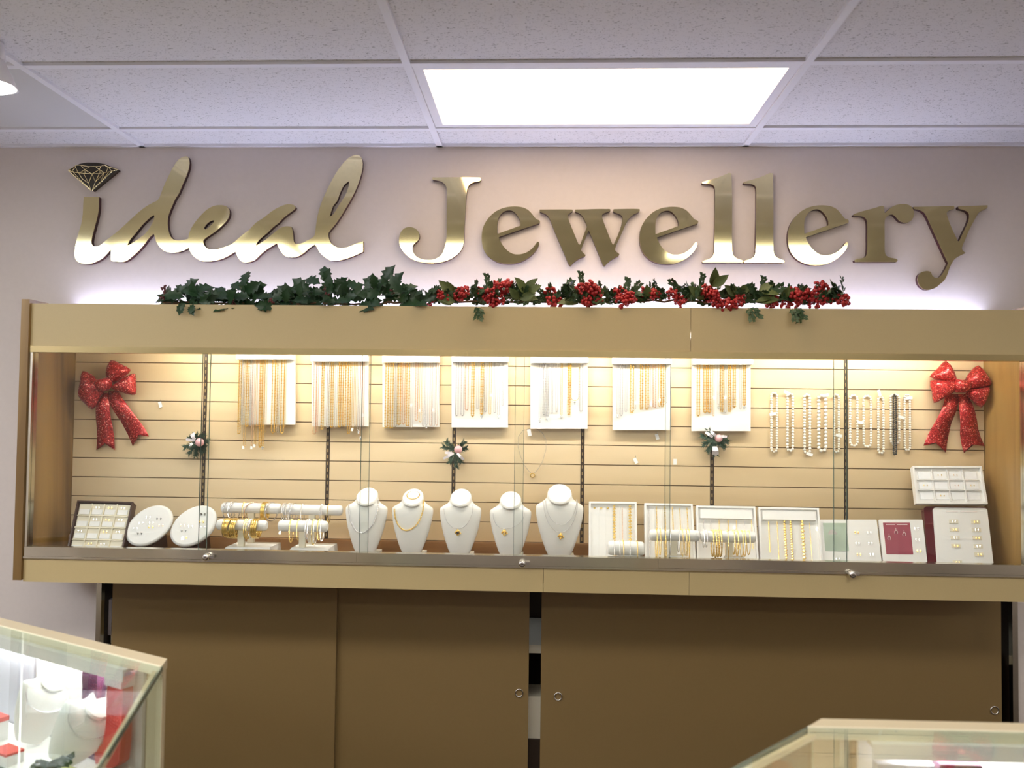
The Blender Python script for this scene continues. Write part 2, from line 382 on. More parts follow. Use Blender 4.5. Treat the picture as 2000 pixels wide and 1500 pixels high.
slotm = MB()
for x in STD:
    s = MB().box((x-.0068, CB-.001, 1.047), (x+.0068, CB+.005, 1.868)).build('slotted_standard', BLACK, cab)
    sm = MB()
    for j in range(32): sm.box((x-.0022, CB-.0016, 1.055+.0253*j), (x+.0022, CB-.0008, 1.055+.0253*j+.013))
    o = sm.build('slots', SLOT, s); o['kind'] = 'stuff'
# rails, panes, locks
MB().box((CX0+.031, CF-.006, 1.746), (CX1-.031, CF+.03, 1.768)).build('top_rail', BRASS, cab)
MB().box((CX0+.031, CF-.004, 1.045), (CX0+.043, CF+.03, 1.745)).build('side_rail', RAIL, cab)
MB().box((CX1-.043, CF-.004, 1.045), (CX1-.031, CF+.03, 1.745)).build('side_rail', RAIL, cab)
MB().box((CX0+.031, CF-.008, 1.0025), (CX1-.031, CF+.03, 1.010)).build('bottom_track', RAIL, cab)
rj = [CX0+.031, P(697, 1090, CF).x, P(1285, 1110, CF).x, CX1-.031]
for i in range(3): MB().box((rj[i]+.0006, CF-.005-.003*(i == 1), 1.0105), (rj[i+1]-.0006, CF+.028, 1.044)).build('bottom_rail', RAIL, cab)
pe = [CX0+.043, P(405, 900, CF).x, P(388, 900, CF).x, P(719, 900, CF).x, P(704, 900, CF).x, P(1022, 900, CF).x, P(1005, 900, CF).x, P(1310, 900, CF).x, P(1300, 900, CF).x, P(1655, 900, CF).x, P(1632, 900, CF).x, CX1-.043]
for i in range(6):
    a, b = pe[2*i], pe[2*i+1]; Y = CF+.006 if i % 2 == 0 else CF+.015
    g = MB().box((a, Y, 1.0445), (b, Y+.005, 1.7455)).build('glass_pane', GLASS, cab)
    if i < 5: MB().box((b, Y, 1.0445), (b+.0012, Y+.005, 1.7455)).build('pane_edge', GEDGE, g)
    if i > 0: MB().box((a-.0012, Y, 1.0445), (a, Y+.005, 1.7455)).build('pane_edge', GEDGE, g)
for px, py in ((403, 1088), (1020, 1101), (1664, 1122)):
    q = P(px, py, CF-.02); Mr = Matrix.Rotation(math.pi/2, 3, 'X')
    t = thing('glass_lock', (q.x, CF-.01, q.z), 'small chrome showcase lock on the bottom rail, '+{403: 'nearest the red left bow', 1020: 'below the fourth necklace bust', 1664: 'below the earring cards'}[px], 'lock')
    MB().lathe([(.0115, 0), (.0125, .006), (.0125, .018), (.010, .022), (.006, .023)], (q.x, CF-.0085, q.z), 18, M=Mr).build('lock_barrel', CHROME, t)
    MB().box((q.x-.004, CF-.0335, q.z-.0012), (q.x+.004, CF-.0315, q.z+.0012)).build('keyhole', BLACK, t)
    MB().box((q.x+.011, CF-.022, q.z-.004), (q.x+.026, CF-.0085, q.z+.006)).build('ratchet_bar', CHROME, t)
# lamps in and on the cabinet
for i, (a, b) in enumerate(((-1.48, -.30), (-.26, .80), (.84, 1.52))):
    t = thing('fluorescent_tube', ((a+b)/2, CF+.07, 1.84), 'fluorescent tube behind the upper fascia over the '+('left', 'middle', 'right')[i]+' necklace boards', 'lamp', 'cabinet tubes')
    MB().tube([(a, CF+.06, 1.832), (b, CF+.06, 1.832)], .009, 10).build('tube', emit('tube_glow', (1, .965, .90), L_TUBE*(1, 1.0, .9)[i]), t)
    MB().box((a, CF+.035, 1.844), (b, CF+.085, 1.871)).build('tube_holder', GRID, t)
xs0, xs1 = P(140, 600, WY-.06).x, P(1930, 600, WY-.06).x
t = thing('light_strip', ((xs0+xs1)/2, WY-.06, 1.89), 'cool white light strip on the cabinet roof washing the wall below the sign', 'lamp')
MB().box((xs0, WY-.055, 1.8905), (xs1, WY-.025, 1.902)).build('strip_channel', GRID, t)
MB().box((xs0, WY-.052, 1.9025), (xs1, WY-.028, 1.907)).build('strip_glow', emit('strip_light', (.62, .68, 1.0), L_LED), t)

# ================================================================== SIGN
FACE = WY-.020
def conv(pts, ox, oy, s): return [tuple([ox+s*p[0], oy+s*p[1]]+list(p[2:])) for p in pts]
def off(pts, dx): return [tuple([p[0]+dx]+list(p[1:])) for p in pts]
def letter(name, outer, holes, label, tilt=0.0, n=4):
    lo = [smooth(outer, n)]+[smooth(h, n) for h in holes]
    cx = sum(p[0] for p in outer)/len(outer); cy = sum(p[1] for p in outer)/len(outer)
    base = P(cx, cy, FACE)
    t = thing(name, (base.x, WY, base.z), label, 'sign letter', 'raised letters of the gold wall sign')
    L3 = [[P(p.x, p.y, FACE) for p in lp] for lp in lo]
    def tl(p, dy=0): return Vector((p.x, p.y+dy+(p.z-base.z)*tilt, p.z))
    MB().plate([[tl(p) for p in lp] for lp in L3], (0, .0025, 0)).build('letter_face', GOLDM, t)
    MB().plate([[Vector((p.x, FACE+.0035, p.z)) for p in lp] for lp in L3], (0, WY-FACE-.0037, 0)).build('letter_backing', EDGE, t)
    return t
C = 1
i_ = [(275,590,C),(455,590,C),(450,760),(420,900),(385,1030),(365,1130),(375,1180),(410,1200),(470,1185),(545,1120)]
d_ = off([(100,1080),(200,1000),(330,880),(450,770),(560,690),(670,635,C),(700,590),(740,480),(790,370),(860,230),(930,130),(1000,95),(1045,103),(1062,180),(1040,290),(985,420),(960,480),(930,550),(890,610),(850,700),(810,800),(795,880),(800,970),(820,1050),(860,1105),(930,1122),(1045,1105,C)], 500)
e_ = off([(1060,1030),(1110,930),(1180,840),(1270,750),(1360,700),(1440,690),(1510,705),(1550,755),(1545,830),(1510,890),(1450,950),(1370,1020),(1280,1080),(1235,1120),(1235,1160),(1255,1200),(1295,1228),(1375,1236)], 500)
a_ = off([(100,1210),(200,1170),(270,1110),(330,1060),(420,990),(500,905),(600,840),(680,775),(780,715),(880,680),(960,690),(983,720),(960,750),(900,795),(830,850),(780,905),(710,960),(640,1030),(560,1095),(520,1140),(497,1187,C),(540,1165),(620,1110),(700,1045),(780,980),(860,950),(930,955,C),(945,1000),(955,1080),(960,1130),(978,1160),(1040,1163),(1110,1130),(1195,1085),(1220,1040)], 1875)
l_ = off([(1230,960),(1250,830),(1285,700),(1350,540),(1440,360),(1530,220),(1620,120),(1700,80),(1760,85),(1795,130),(1800,230),(1770,360),(1700,540),(1600,720),(1500,880),(1440,960),(1385,1030),(1388,1090),(1412,1150),(1460,1195),(1530,1218),(1620,1205),(1720,1162),(1808,1132,C),(1805,1260,C),(1720,1300),(1600,1345),(1480,1372),(1400,1362),(1340,1325),(1280,1270),(1250,1215),(1220,1172,C)], 1875)
low = off([(1150,1215),(1080,1280),(990,1325),(890,1325),(830,1290),(785,1220),(755,1160,C),(680,1200),(600,1255),(540,1310),(480,1365),(370,1395),(310,1370),(272,1310),(250,1258,C),(180,1300),(90,1345),(0,1370)], 1875)+off([(1290,1380),(1200,1370),(1110,1310),(1070,1250),(1055,1210,C),(1000,1240),(920,1265),(830,1270),(750,1245),(690,1190),(655,1130),(640,1080),(625,1042,C),(570,1090),(520,1160),(440,1250),(340,1340),(260,1385),(170,1380),(110,1370),(105,1300),(106,1228,C)], 500)+[(560,1280),(500,1340),(420,1385),(340,1412),(250,1405),(190,1375),(165,1320),(165,1240),(180,1140),(205,1040),(240,930),(260,800),(265,680)]
hd = off([(627,812),(560,860),(480,940),(400,1040),(340,1110),(303,1182,C),(340,1172),(420,1115),(500,1060),(560,995),(610,910),(632,850)], 500)
he = off([(1350,875),(1290,905),(1240,970),(1262,988),(1312,950),(1365,890)], 500)
hl = off([(1632,400,C),(1570,450),(1515,570),(1490,640),(1440,700),(1400,832,C),(1445,800),(1505,700),(1585,580),(1628,470)], 1875)
K = lambda p: conv(p, 120, 290, .16)
letter('script_word', K(i_+d_+e_+a_+l_+low), [K(hd), K(he), K(hl)], 'gold mirror script word ideal at the left of the wall sign', .004)
J = [(560,122,C),(1255,124),(1272,150),(1250,178),(1180,190),(1120,215),(1080,260),(1062,340),(1045,560),(1030,800),(1022,1060),(1005,1130),(970,1200),(900,1270),(800,1330),(680,1370),(540,1385),(380,1365),(260,1320),(170,1250),(105,1170),(72,1080),(72,1000),(100,920),(150,870),(220,850),(290,865),(340,900),(365,950),(368,1000),(345,1050),(300,1090),(268,1130),(265,1180),(285,1240),(330,1290),(400,1320),(500,1333),(580,1325),(640,1300),(700,1250),(740,1150),(765,1000),(770,800),(770,500),(768,290),(745,230),(690,185),(620,165),(560,155)]
letter('sign_letter', conv(J, 770, 330, .13333), [], 'gold mirror capital letter J of the wall sign', .002)
e = [(1335,462),(1320,495,C),(475,780,C),(492,830),(560,960),(650,1060),(760,1130),(900,1145),(1040,1110),(1150,1040),(1230,950),(1275,885),(1308,880),(1318,920),(1290,1000),(1220,1100),(1110,1200),(980,1280),(840,1330),(680,1345),(500,1325),(360,1265),(240,1170),(165,1060),(125,930),(115,780),(130,640),(180,500),(270,370),(400,250),(560,175),(720,145),(880,145),(1000,170),(1100,225),(1180,310),(1240,390),(1275,416,C),(1322,430)]
eh = [(445,715,C),(925,545,C),(925,460),(890,370),(830,290),(760,235),(690,222),(600,240),(530,290),(480,360),(450,450),(440,560)]
for ox, oy, s, lb, tl in ((930, 390, .09333, 'right after the capital J', -.006), (1238.5, 390.5, .0937, 'between the w and the double l', -.003), (1527.5, 387, .0977, 'between the double l and the r', .003)):
    letter('sign_letter', conv(e, ox, oy, s), [conv(eh, ox, oy, s)], 'gold mirror lowercase letter e of the wall sign, '+lb, tl)
wv = [(130,175,C),(705,176),(716,200),(670,235),(635,270),(634,320),(650,380),(820,795,C),(848,795,C),(962,488,C),(965,455),(930,370),(880,280),(820,235),(757,210),(760,175,C),(1372,166),(1382,198),(1310,225),(1255,250),(1232,285),(1242,340),(1415,780),(1435,797),(1458,760),(1560,520),(1595,380),(1598,310),(1570,270),(1500,240),(1438,212),(1440,168,C),(1898,165),(1905,195),(1870,230),(1790,265),(1720,330),(1660,420),(1600,560),(1462,878),(1482,915),(1545,965,C),(1530,995),(1450,1040),(1350,1110),(1280,1180,C),(1255,1160,C),(1012,575),(996,552,C),(975,600),(858,893,C),(885,928),(942,985,C),(920,1010),(830,1045),(740,1110),(675,1178,C),(645,1150),(580,1000),(380,530),(315,360),(270,285),(200,240),(130,212)]
letter('sign_letter', conv(wv, 1040, 390, .11), [], 'gold mirror lowercase letter w of the wall sign', -.008)
lv = [(690,205),(698,190),(820,155),(950,115),(1080,58,C),(1120,62,C),(1128,300),(1130,700),(1130,1200),(1150,1270),(1200,1310),(1282,1340),(1290,1362),(1270,1378,C),(705,1378,C),(695,1352),(780,1325),(840,1290),(865,1230),(870,1100),(878,700),(880,400),(878,280),(850,235),(790,220),(705,216)]
letter('sign_letter', conv(off(lv, -606), 1360, 330, .13333), [], 'gold mirror lowercase letter l of the wall sign, left one of the pair', .0)
letter('sign_letter', conv(lv, 1360, 330, .13333), [], 'gold mirror lowercase letter l of the wall sign, right one of the pair', .004)
rv = [(48,288),(62,270),(200,225),(350,185),(440,155,C),(475,165,C),(486,258,C),(540,210),(600,165),(680,135),(770,130),(850,160),(890,220),(892,290),(870,345),(820,385),(750,390),(690,365),(640,310),(600,278),(560,280),(510,312),(486,355),(485,600),(485,790),(505,850),(560,880),(640,895),(665,915),(650,942,C),(72,942,C),(62,918),(100,900),(180,885),(225,860),(243,790),(245,600),(245,420),(240,370),(215,325),(160,302),(60,298)]
letter('sign_letter', conv(rv, 1660, 380, .14), [], 'gold mirror lowercase letter r of the wall sign', .005)
yv = [(885,172,C),(1452,160,C),(1455,200),(1385,222),(1350,250),(1360,310),(1420,470),(1508,652,C),(1528,645,C),(1600,490),(1650,380),(1665,290),(1640,240),(1580,212),(1515,195),(1515,165,C),(1920,150,C),(1915,188),(1850,220),(1790,260),(1740,350),(1660,500),(1590,670),(1562,740),(1572,780),(1615,815,C),(1540,850),(1460,900),(1420,960),(1385,1040),(1350,1140),(1300,1215),(1260,1245),(1210,1290),(1130,1325),(1050,1325),(980,1280),(945,1200),(955,1130),(1000,1085),(1070,1065),(1130,1080),(1150,1130),(1200,1162),(1250,1152),(1300,1095),(1350,1010),(1372,955,C),(1330,870),(1110,390),(1050,270),(1000,228),(940,208),(888,198)]
letter('sign_letter', conv(yv, 1660, 380, .14), [], 'gold mirror lowercase letter y of the wall sign', -.006)
# diamond over the i
D = lambda p: (120+.065*p[0], 310+.065*p[1])
do = [(205,350),(440,205),(540,155),(760,115),(1050,118),(1300,160),(1500,245),(1705,330),(930,965)]
b0 = P(*D((930, 500)), FACE)
t = thing('diamond_emblem', (b0.x, WY, b0.z), 'dark faceted diamond emblem with gold lines above the script letter i', 'emblem')
pl = [P(*D(p), FACE) for p in do]
MB().plate([pl], (0, .0165, 0)).build('emblem_plate', mat('emblem_dark', (.03, .022, .01), .3), t)
MB().plate([[Vector((p.x, FACE+.0168, p.z)) for p in pl]], (0, WY-FACE-.017, 0)).build('emblem_backing', EDGE, t)
LN = [[(205,350),(380,408),(660,440),(920,455),(1290,430),(1500,380),(1705,330)],[(540,195),(830,235),(1180,230),(1300,190)],[(205,350),(440,205),(540,195)],[(430,215),(430,265),(500,420)],[(430,260),(330,350),(380,408)],[(600,220),(700,330),(560,420)],[(840,240),(700,330),(900,450)],[(705,330),(710,440)],[(1040,250),(1140,330),(1290,420)],[(1190,230),(1140,330),(930,450)],[(1155,330),(1160,440)],[(1300,195),(1400,270),(1340,420)],[(1430,270),(1510,380)],[(1300,195),(1440,260),(1705,330)],[(350,400),(650,720),(880,930)],[(520,430),(620,600),(820,740),(880,930)],[(670,450),(820,735)],[(920,465),(820,735)],[(920,465),(1020,700),(930,930)],[(1140,450),(1030,690)],[(1280,435),(1020,700)],[(1280,435),(1190,690),(950,900)],[(1420,405),(1195,700)],[(1510,385),(920,955)],[(205,350),(880,950)]]
for ln in LN:
    MB().tube([P(*D(p), FACE-.0006) for p in ln], .0016, 5).build('facet_line', GOLDM, t)
# ================================================================== JEWELLERY
random.seed(7)
MATK = {'g': CGOLD, 's': CSIL, 'r': CROSE}
NMK = {'g': 'gold', 's': 'silver', 'r': 'rose gold'}
def beads(mb, pts, r, pitch):
    """links strung along a path"""
    pts = [Vector(p) for p in pts]; acc = 0.0; i = 0
    seg = [(pts[k+1]-pts[k]).length for k in range(len(pts)-1)]; tot = sum(seg); n = max(2, int(tot/pitch)); k = 0; base = 0.0
    for j in range(n+1):
        d = tot*j/n
        while k < len(seg)-1 and d > base+seg[k]: base += seg[k]; k += 1
        p = pts[k].lerp(pts[k+1], min(1, (d-base)/max(seg[k], 1e-9)))
        mb.octa(p, r*(1.0 if j % 2 else .82))
def upath(xa, xb, zt, zb, Y, dy=0.0, n=8):
    """a hanging loop: down at xa, round, up at xb"""
    h = abs(xb-xa)/2; cx = (xa+xb)/2; pts = [Vector((xa, Y, zt)), Vector((xa, Y, (zt+zb)/2+.01)), Vector((xa, Y-dy, zb+h))]
    for k in range(1, n): a = math.pi*k/n; pts.append(Vector((cx-h*math.cos(a), Y-dy, zb+h-h*math.sin(a))))
    pts += [Vector((xb, Y-dy, zb+h)), Vector((xb, Y, (zt+zb)/2+.01)), Vector((xb, Y, zt))]
    return pts
def chainobj(name, pts, kind, label, cat='necklace', group=None, r=None):
    thick = kind.isupper(); k = kind.lower(); mb = MB()
    if thick: beads(mb, pts, r or .0042, (r or .0042)*1.55)
    else: beads(mb, pts, r or .0021, (r or .0021)*1.7)
    o = mb.build(name, MATK[k], None, fix=False)
    return tag(o, label, cat, group)
def ptag(c, parent, w=.008, h=.012, rot=0.0, mat_=None):
    c = Vector(c); ca, sa = math.cos(rot), math.sin(rot)
    MB().obox(c, (w/2*ca, 0, w/2*sa), (0, .0005, 0), (-h/2*sa, 0, h/2*ca)).build('price_tag', mat_ or TAGM, parent)
def pendant(c, parent, r=.006, m=None):
    mb = MB(); mb.octa(c, r); mb.sphere(Vector(c)-Vector((0, 0, r*.9)), r*.55, 6, 4); mb.build('pendant', m or GEM, parent)

# ---- seven necklace boards
PF = 3.198
PADS = [  # px left, right, top, lip bottom, bottom, lip left, lip right ; chains (x, kind, end y, extra) in px
 (468, 575.5, 687, 702, 829.5, 461, 571, 400, [(217,'G',610,''),(236,'S',540,''),(251,'g',690,'t'),(267,'G',562,''),(291,'S',558,''),(303,'r',692,'t'),(321,'g',680,'t'),(336,'r',560,''),(351,'G',694,''),(368,'g',688,'p'),(383,'g',600,''),(432,'G',605,''),(449,'G',600,''),(463,'s',604,''),(490,'G',606,''),(507,'g',565,'')]),
 (609, 719, 689, 706, 833, 607, 718, 400, [(696,'R',612,''),(713,'r',600,''),(746,'G',582,''),(781,'S',570,''),(806,'G',570,''),(832,'s',572,''),(856,'G',568,''),(885,'G',562,''),(915,'G',608,''),(940,'g',592,'t'),(960,'g',560,''),(979,'s',588,'p'),(991,'r',626,'p'),(1006,'r',560,'t')]),
 (747, 857.5, 690, 708, 834, 746.5, 858, 400, [(1155,'G',570,''),(1187,'G',575,''),(1214,'S',562,''),(1236,'G',552,''),(1263,'R',548,''),(1290,'G',560,''),(1316,'s',572,'t'),(1346,'R',526,''),(1371,'g',535,'t'),(1391,'s',560,''),(1411,'s',552,'p'),(1437,'r',558,''),(1456,'s',562,'t'),(1476,'r',556,'')]),
 (882, 992, 692, 707, 835, 882, 993, 840, [(170,'S',495,''),(205,'S',495,''),(232,'R',460,''),(270,'G',500,''),(301,'s',452,''),(328,'G',488,'p'),(351,'S',470,''),(381,'g',486,'t'),(411,'s',476,''),(436,'s',492,'p'),(461,'s',430,'')]),
 (1036, 1147.5, 693, 709, 837.5, 1037, 1149, 840, [(699,'s',516,'p'),(725,'S',488,''),(747,'S',505,'p'),(776,'s',480,''),(806,'s',470,''),(836,'g',492,'p'),(884,'G',490,''),(922,'g',400,'w'),(961,'S',468,'')]),
 (1197, 1309.5, 695, 711, 840, 1196, 1312, 840, [(1193,'s',486,'p'),(1217,'S',494,''),(1247,'s',470,''),(1284,'G',475,''),(1303,'s',455,'t'),(1345,'G',455,''),(1380,'G',455,''),(1408,'r',446,'t'),(1430,'R',444,''),(1459,'g',436,'t'),(1479,'G',436,''),(1501,'s',415,'t')]),
 (1351.5, 1466, 696, 712, 842, 1354, 1471, 1300, [(195,'G',465,''),(235,'G',446,''),(261,'G',446,''),(285,'g',466,'t'),(315,'s',400,'p'),(335,'G',440,''),(357,'s',446,'t'),(381,'G',440,''),(410,'G',415,''),(447,'s',425,''),(470,'G',404,'p')])]
for bi, (x0, x1, yt, yl, yb, lx0, lx1, ox, chs) in enumerate(PADS):
    s = 1/3.26 if bi < 6 else .327
    bl, br, tr, tl = P(x0, yb, PF), P(x1, yb, PF), P(x1, yt-8, PF), P(x0, yt-8, PF)
    t = thing('necklace_board', ((bl.x+br.x)/2, CB, bl.z), 'white hanging necklace board, %s from the left along the cabinet back' % ORD[bi], 'necklace board', 'white necklace boards on the slat wall')
    MB().slab([bl, br, tr, tl], (0, -1, 0), .016).build('pad', WHITE, t)
    l0, l1, l2, l3 = P(lx0, yl, PF-.030), P(lx1, yl, PF-.030), P(lx1, yt-8, PF-.030), P(lx0, yt-8, PF-.030)
    MB().slab([l0, l1, l2, l3], (0, -1, 0), .029).build('top_flap', WHITE, t)
    MB().box((bl.x+.02, PF+.0165, tl.z-.02), (br.x-.02, CB-.0025, tl.z-.005)).build('hanger', CHROME, t)
    for ci, (cx, kd, cy, ex) in enumerate(chs):
        px = ox+cx*s; py = 660+cy*s
        zt = P(px, yl-2, PF-.006).z; q = P(px, py, PF-.006)
        hw = (.0042 if kd.isupper() else .0032)+random.uniform(-.0008, .0012)
        if 'w' in ex: hw = .0145
        pts = upath(q.x-hw, q.x+hw, zt, q.z, PF-.006-(.001 if ci % 2 else 0))
        nm = NMK[kd.lower()]; word = ('heavy ' if kd.isupper() else 'fine ')+nm
        o = chainobj('chain_necklace', pts, kd, '%s chain, %s from left on the %s white necklace board' % (word, ORD[ci], ORD[bi]), 'necklace', 'chains on the %s necklace board' % ORD[bi], r=(.0032 if kd == 'S' or kd == 'R' else None))
        if 't' in ex: ptag((q.x+random.uniform(-.002, .002), PF-.012, q.z-.004 if cy > 600 else q.z+random.uniform(.0, .09)), o, rot=random.uniform(-.4, .4))
        if 'p' in ex or 'w' in ex: pendant((q.x, PF-.0065, q.z-.006), o)

# ---- strands of pearls
PE = [(632,665,340,680,1300,.0050,(640,455,.2),0),(728,760,345,675,1300,.0056,(725,327,-.5),0),(830,862,350,690,1300,.0058,(860,695,-.3),0),(915,957,355,675,1300,.0070,(955,343,.2),0),(1006,1035,350,683,1300,.0048,(1035,583,-.2),0),
      (32,76,355,645,1650,.0052,(95,505,-.1),0),(112,157,358,650,1650,.0050,None,0),(200,232,365,688,1650,.0050,(206,328,-1.3),0),(275,325,350,635,1650,.0052,(338,474,-.3),0),(291,307,350,697,1650,.0042,None,1),(357,390,352,670,1650,.0046,(385,358,.1),0)]
pc = ['price tag hanging mid-way on its left', 'tilted tag at its top', 'tag hanging at its bottom end', 'the largest pearls', 'tag low on its right side', 'a tag shared at its right side', 'a wide loop without tag of its own', 'an upright tag above it', 'a wide loop around the black strand', '', 'the rightmost next to the right bow']
for i, (xa, xb, ya, yb, ox, r, tg, blk) in enumerate(PE):
    Y = CB-.002-r-.001-(.012 if blk else 0)
    a = P(ox+.327*xa, 660+.327*ya, Y); b = P(ox+.327*xb, 660+.327*yb, Y)
    pts = upath(a.x, b.x, a.z, b.z, Y, 0, 10)
    top = [Vector((b.x, Y, a.z)), Vector(((a.x*.3+b.x*.7), Y, a.z+.007)), Vector(((a.x*.7+b.x*.3), Y, a.z+.007)), Vector((a.x, Y, a.z))]
    pts = pts+top[1:]
    mb = MB(); tot = sum((pts[k+1]-pts[k]).length for k in range(len(pts)-1)); n = int(tot/(r*1.92)); k = 0; base = 0.0
    seg = [(pts[m+1]-pts[m]).length for m in range(len(pts)-1)]
    for j in range(n):
        d = tot*j/n
        while k < len(seg)-1 and d > base+seg[k]: base += seg[k]; k += 1
        mb.sphere(pts[k].lerp(pts[k+1], (d-base)/max(seg[k], 1e-9)), r, 7, 5)
    lab = 'long narrow strand of black beads hanging among the pearl strands' if blk else 'white pearl strand hanging on the slat wall, '+(ORD[i if i < 9 else 9]+' from left, ')+pc[i]
    lab = ' '.join(lab.split()[:16])
    t = thing('pearl_strand', ((a.x+b.x)/2, CB, b.z), lab, 'necklace', 'bead strands beside the right bow')
    o = mb.build('beads', PEARLB if blk else PEARL, t, fix=False); o['kind'] = 'stuff'
    MB().tube([((a.x+b.x)/2, CB-.001, a.z+.003), ((a.x+b.x)/2, Y-r-.006, a.z+.005)], .0012, 6).build('hook', CHROME, t)
    if tg:
        q = P(ox+.327*tg[0], 660+.327*tg[1], Y-r-.001); ptag(q, t, .024, .011, tg[2])

# ---- one necklace alone on the slats, loose tags
Y = CB-.006
def loop_px(pts, Y): return [P(x, y, Y) for x, y in pts]
lp_ = [(840+x/3.26, 660+y/3.26) for x, y in ((640,575),(590,590),(562,630),(560,690),(575,750),(600,810),(630,850),(652,868),(680,845),(715,790),(738,710),(738,650),(715,605),(680,580),(640,575))]
o = chainobj('chain_necklace', loop_px(lp_, Y), 's', 'fine silver necklace with round gold pendant hung alone on the slat wall', 'necklace', None, .0022)
q = P(840+652/3.26, 660+872/3.26, Y-.002)
MB().tube([q+Vector((.008*math.cos(a), 0, .008*math.sin(a)-.002)) for a in [k*math.pi/6 for k in range(12)]], .0022, 6, closed=True).build('pendant', CGOLD, o)
ptag(P(840+632/3.26, 660+603/3.26, Y-.004), o, .014, .026, .2)
for (px, py, rt, lb) in ((313, 790, .3, 'between the left bow and the slotted post'), (1241.5, 900, .5, 'left of two below the sixth board'), (1318.5, 902, 0, 'right of two below the sixth board'), (1283.5, 853, .3, 'just under the sixth board')):
    q = P(px, py, CB-.006)
    t = thing('price_tag', (q.x, CB, q.z), 'small white price tag on the slats, '+lb, 'tag', 'loose tags on the slat wall')
    ptag(q, t, .013, .022, rt); MB().tube([q+Vector((0, .004, .008)), q+Vector((0, .001, .013)), q+Vector((0, .0035, .02))], .0007, 5).build('tag_string', CSIL, t)

# ---- busts with necklaces
PROF = [(0,.36,.10),(.03,.43,.13),(.12,.57,.19),(.27,.735,.27),(.42,.87,.34),(.56,.955,.38),(.65,.995,.39),(.70,1.0,.385),(.735,.985,.37),(.762,.90,.36),(.786,.77,.38),(.81,.645,.41),(.835,.565,.45),(.862,.525,.48),(.885,.515,.50),(.905,.51,.50)]
def bust_mesh(W, H, lean=.10, n=28):
    """W half shoulder width, H height; local origin at the bottom centre, front towards -Y"""
    vs = []; fs = []
    for t, w_, d_ in PROF:
        neck = max(0, min(1, (t-.74)/.10)); g = .72*max(0, min(1, (t-.775)/.11))
        for k in range(n):
            a = 2*math.pi*k/n; x = W*w_*math.cos(a); sn = math.sin(a)
            y = -W*d_*sn if sn > 0 else -W*sn*(d_*neck+.10*(1-neck))
            z = H*t+g*y
            vs.append((x, y+lean*H*t, z))
    for i in range(len(PROF)-1):
        for k in range(n): fs.append((i*n+k, i*n+(k+1) % n, (i+1)*n+(k+1) % n, (i+1)*n+k))
    mb = MB().add(vs, fs, True); mb.add(vs[:n], [tuple(range(n-1, -1, -1))]); 
    top = vs[-n:]; ctr = Vector((sum(p[0] for p in top)/n, sum(p[1] for p in top)/n, sum(p[2] for p in top)/n))
    rim = [ctr+(Vector(p)-ctr)*.93+Vector((0, -.0015, .0035)) for p in top]
    mb.add(list(top)+rim, [(k, (k+1) % n, n+(k+1) % n, n+k) for k in range(n)], True); mb.add(rim, [tuple(range(n))])
    return mb
def bust_front(W, H, x, z, lean=.10):
    t = max(0, min(.90, z/H))
    for i in range(len(PROF)-1):
        if PROF[i][0] <= t <= PROF[i+1][0]:
            f = (t-PROF[i][0])/(PROF[i+1][0]-PROF[i][0]); w_ = PROF[i][1]*(1-f)+PROF[i+1][1]*f; d_ = PROF[i][2]*(1-f)+PROF[i+1][2]*f; break
    u = min(1, abs(x)/(W*w_)); return lean*H*t-W*d_*math.sqrt(max(0, 1-u*u))
BU = [  # shoulder left, right px, top px, bottom px ; chains (left x,y, bottom x,y, right x,y, kind, pendant)
 (673, 755.5, 957, 1084, [((681,986),(704,1041),(739,978),'S','')], 'open silver link necklace, nearest the bracelet stands'),
 (764, 845, 959, 1084, [((770,995),(793,1036),(828,977),'G','')], 'thick gold link necklace and a bracelet over its neck'),
 (858, 939.5, 959, 1087, [((867,994),(894,1033),(924,985),'s','d')], 'dark-stoned pendant on a fine silver chain'),
 (956, 1037.5, 964, 1090, [((963,1004),(985,1033),(1024,1002),'s','g')], 'small gold pendant on a silver wire necklace'),
 (1046, 1140, 951, 1091, [((1066,978),(1096,1025),(1126,976),'s',''),((1062,980),(1095,1040),(1128,978),'s','g')], 'two fine chains, the largest bust')]
BY = 3.085
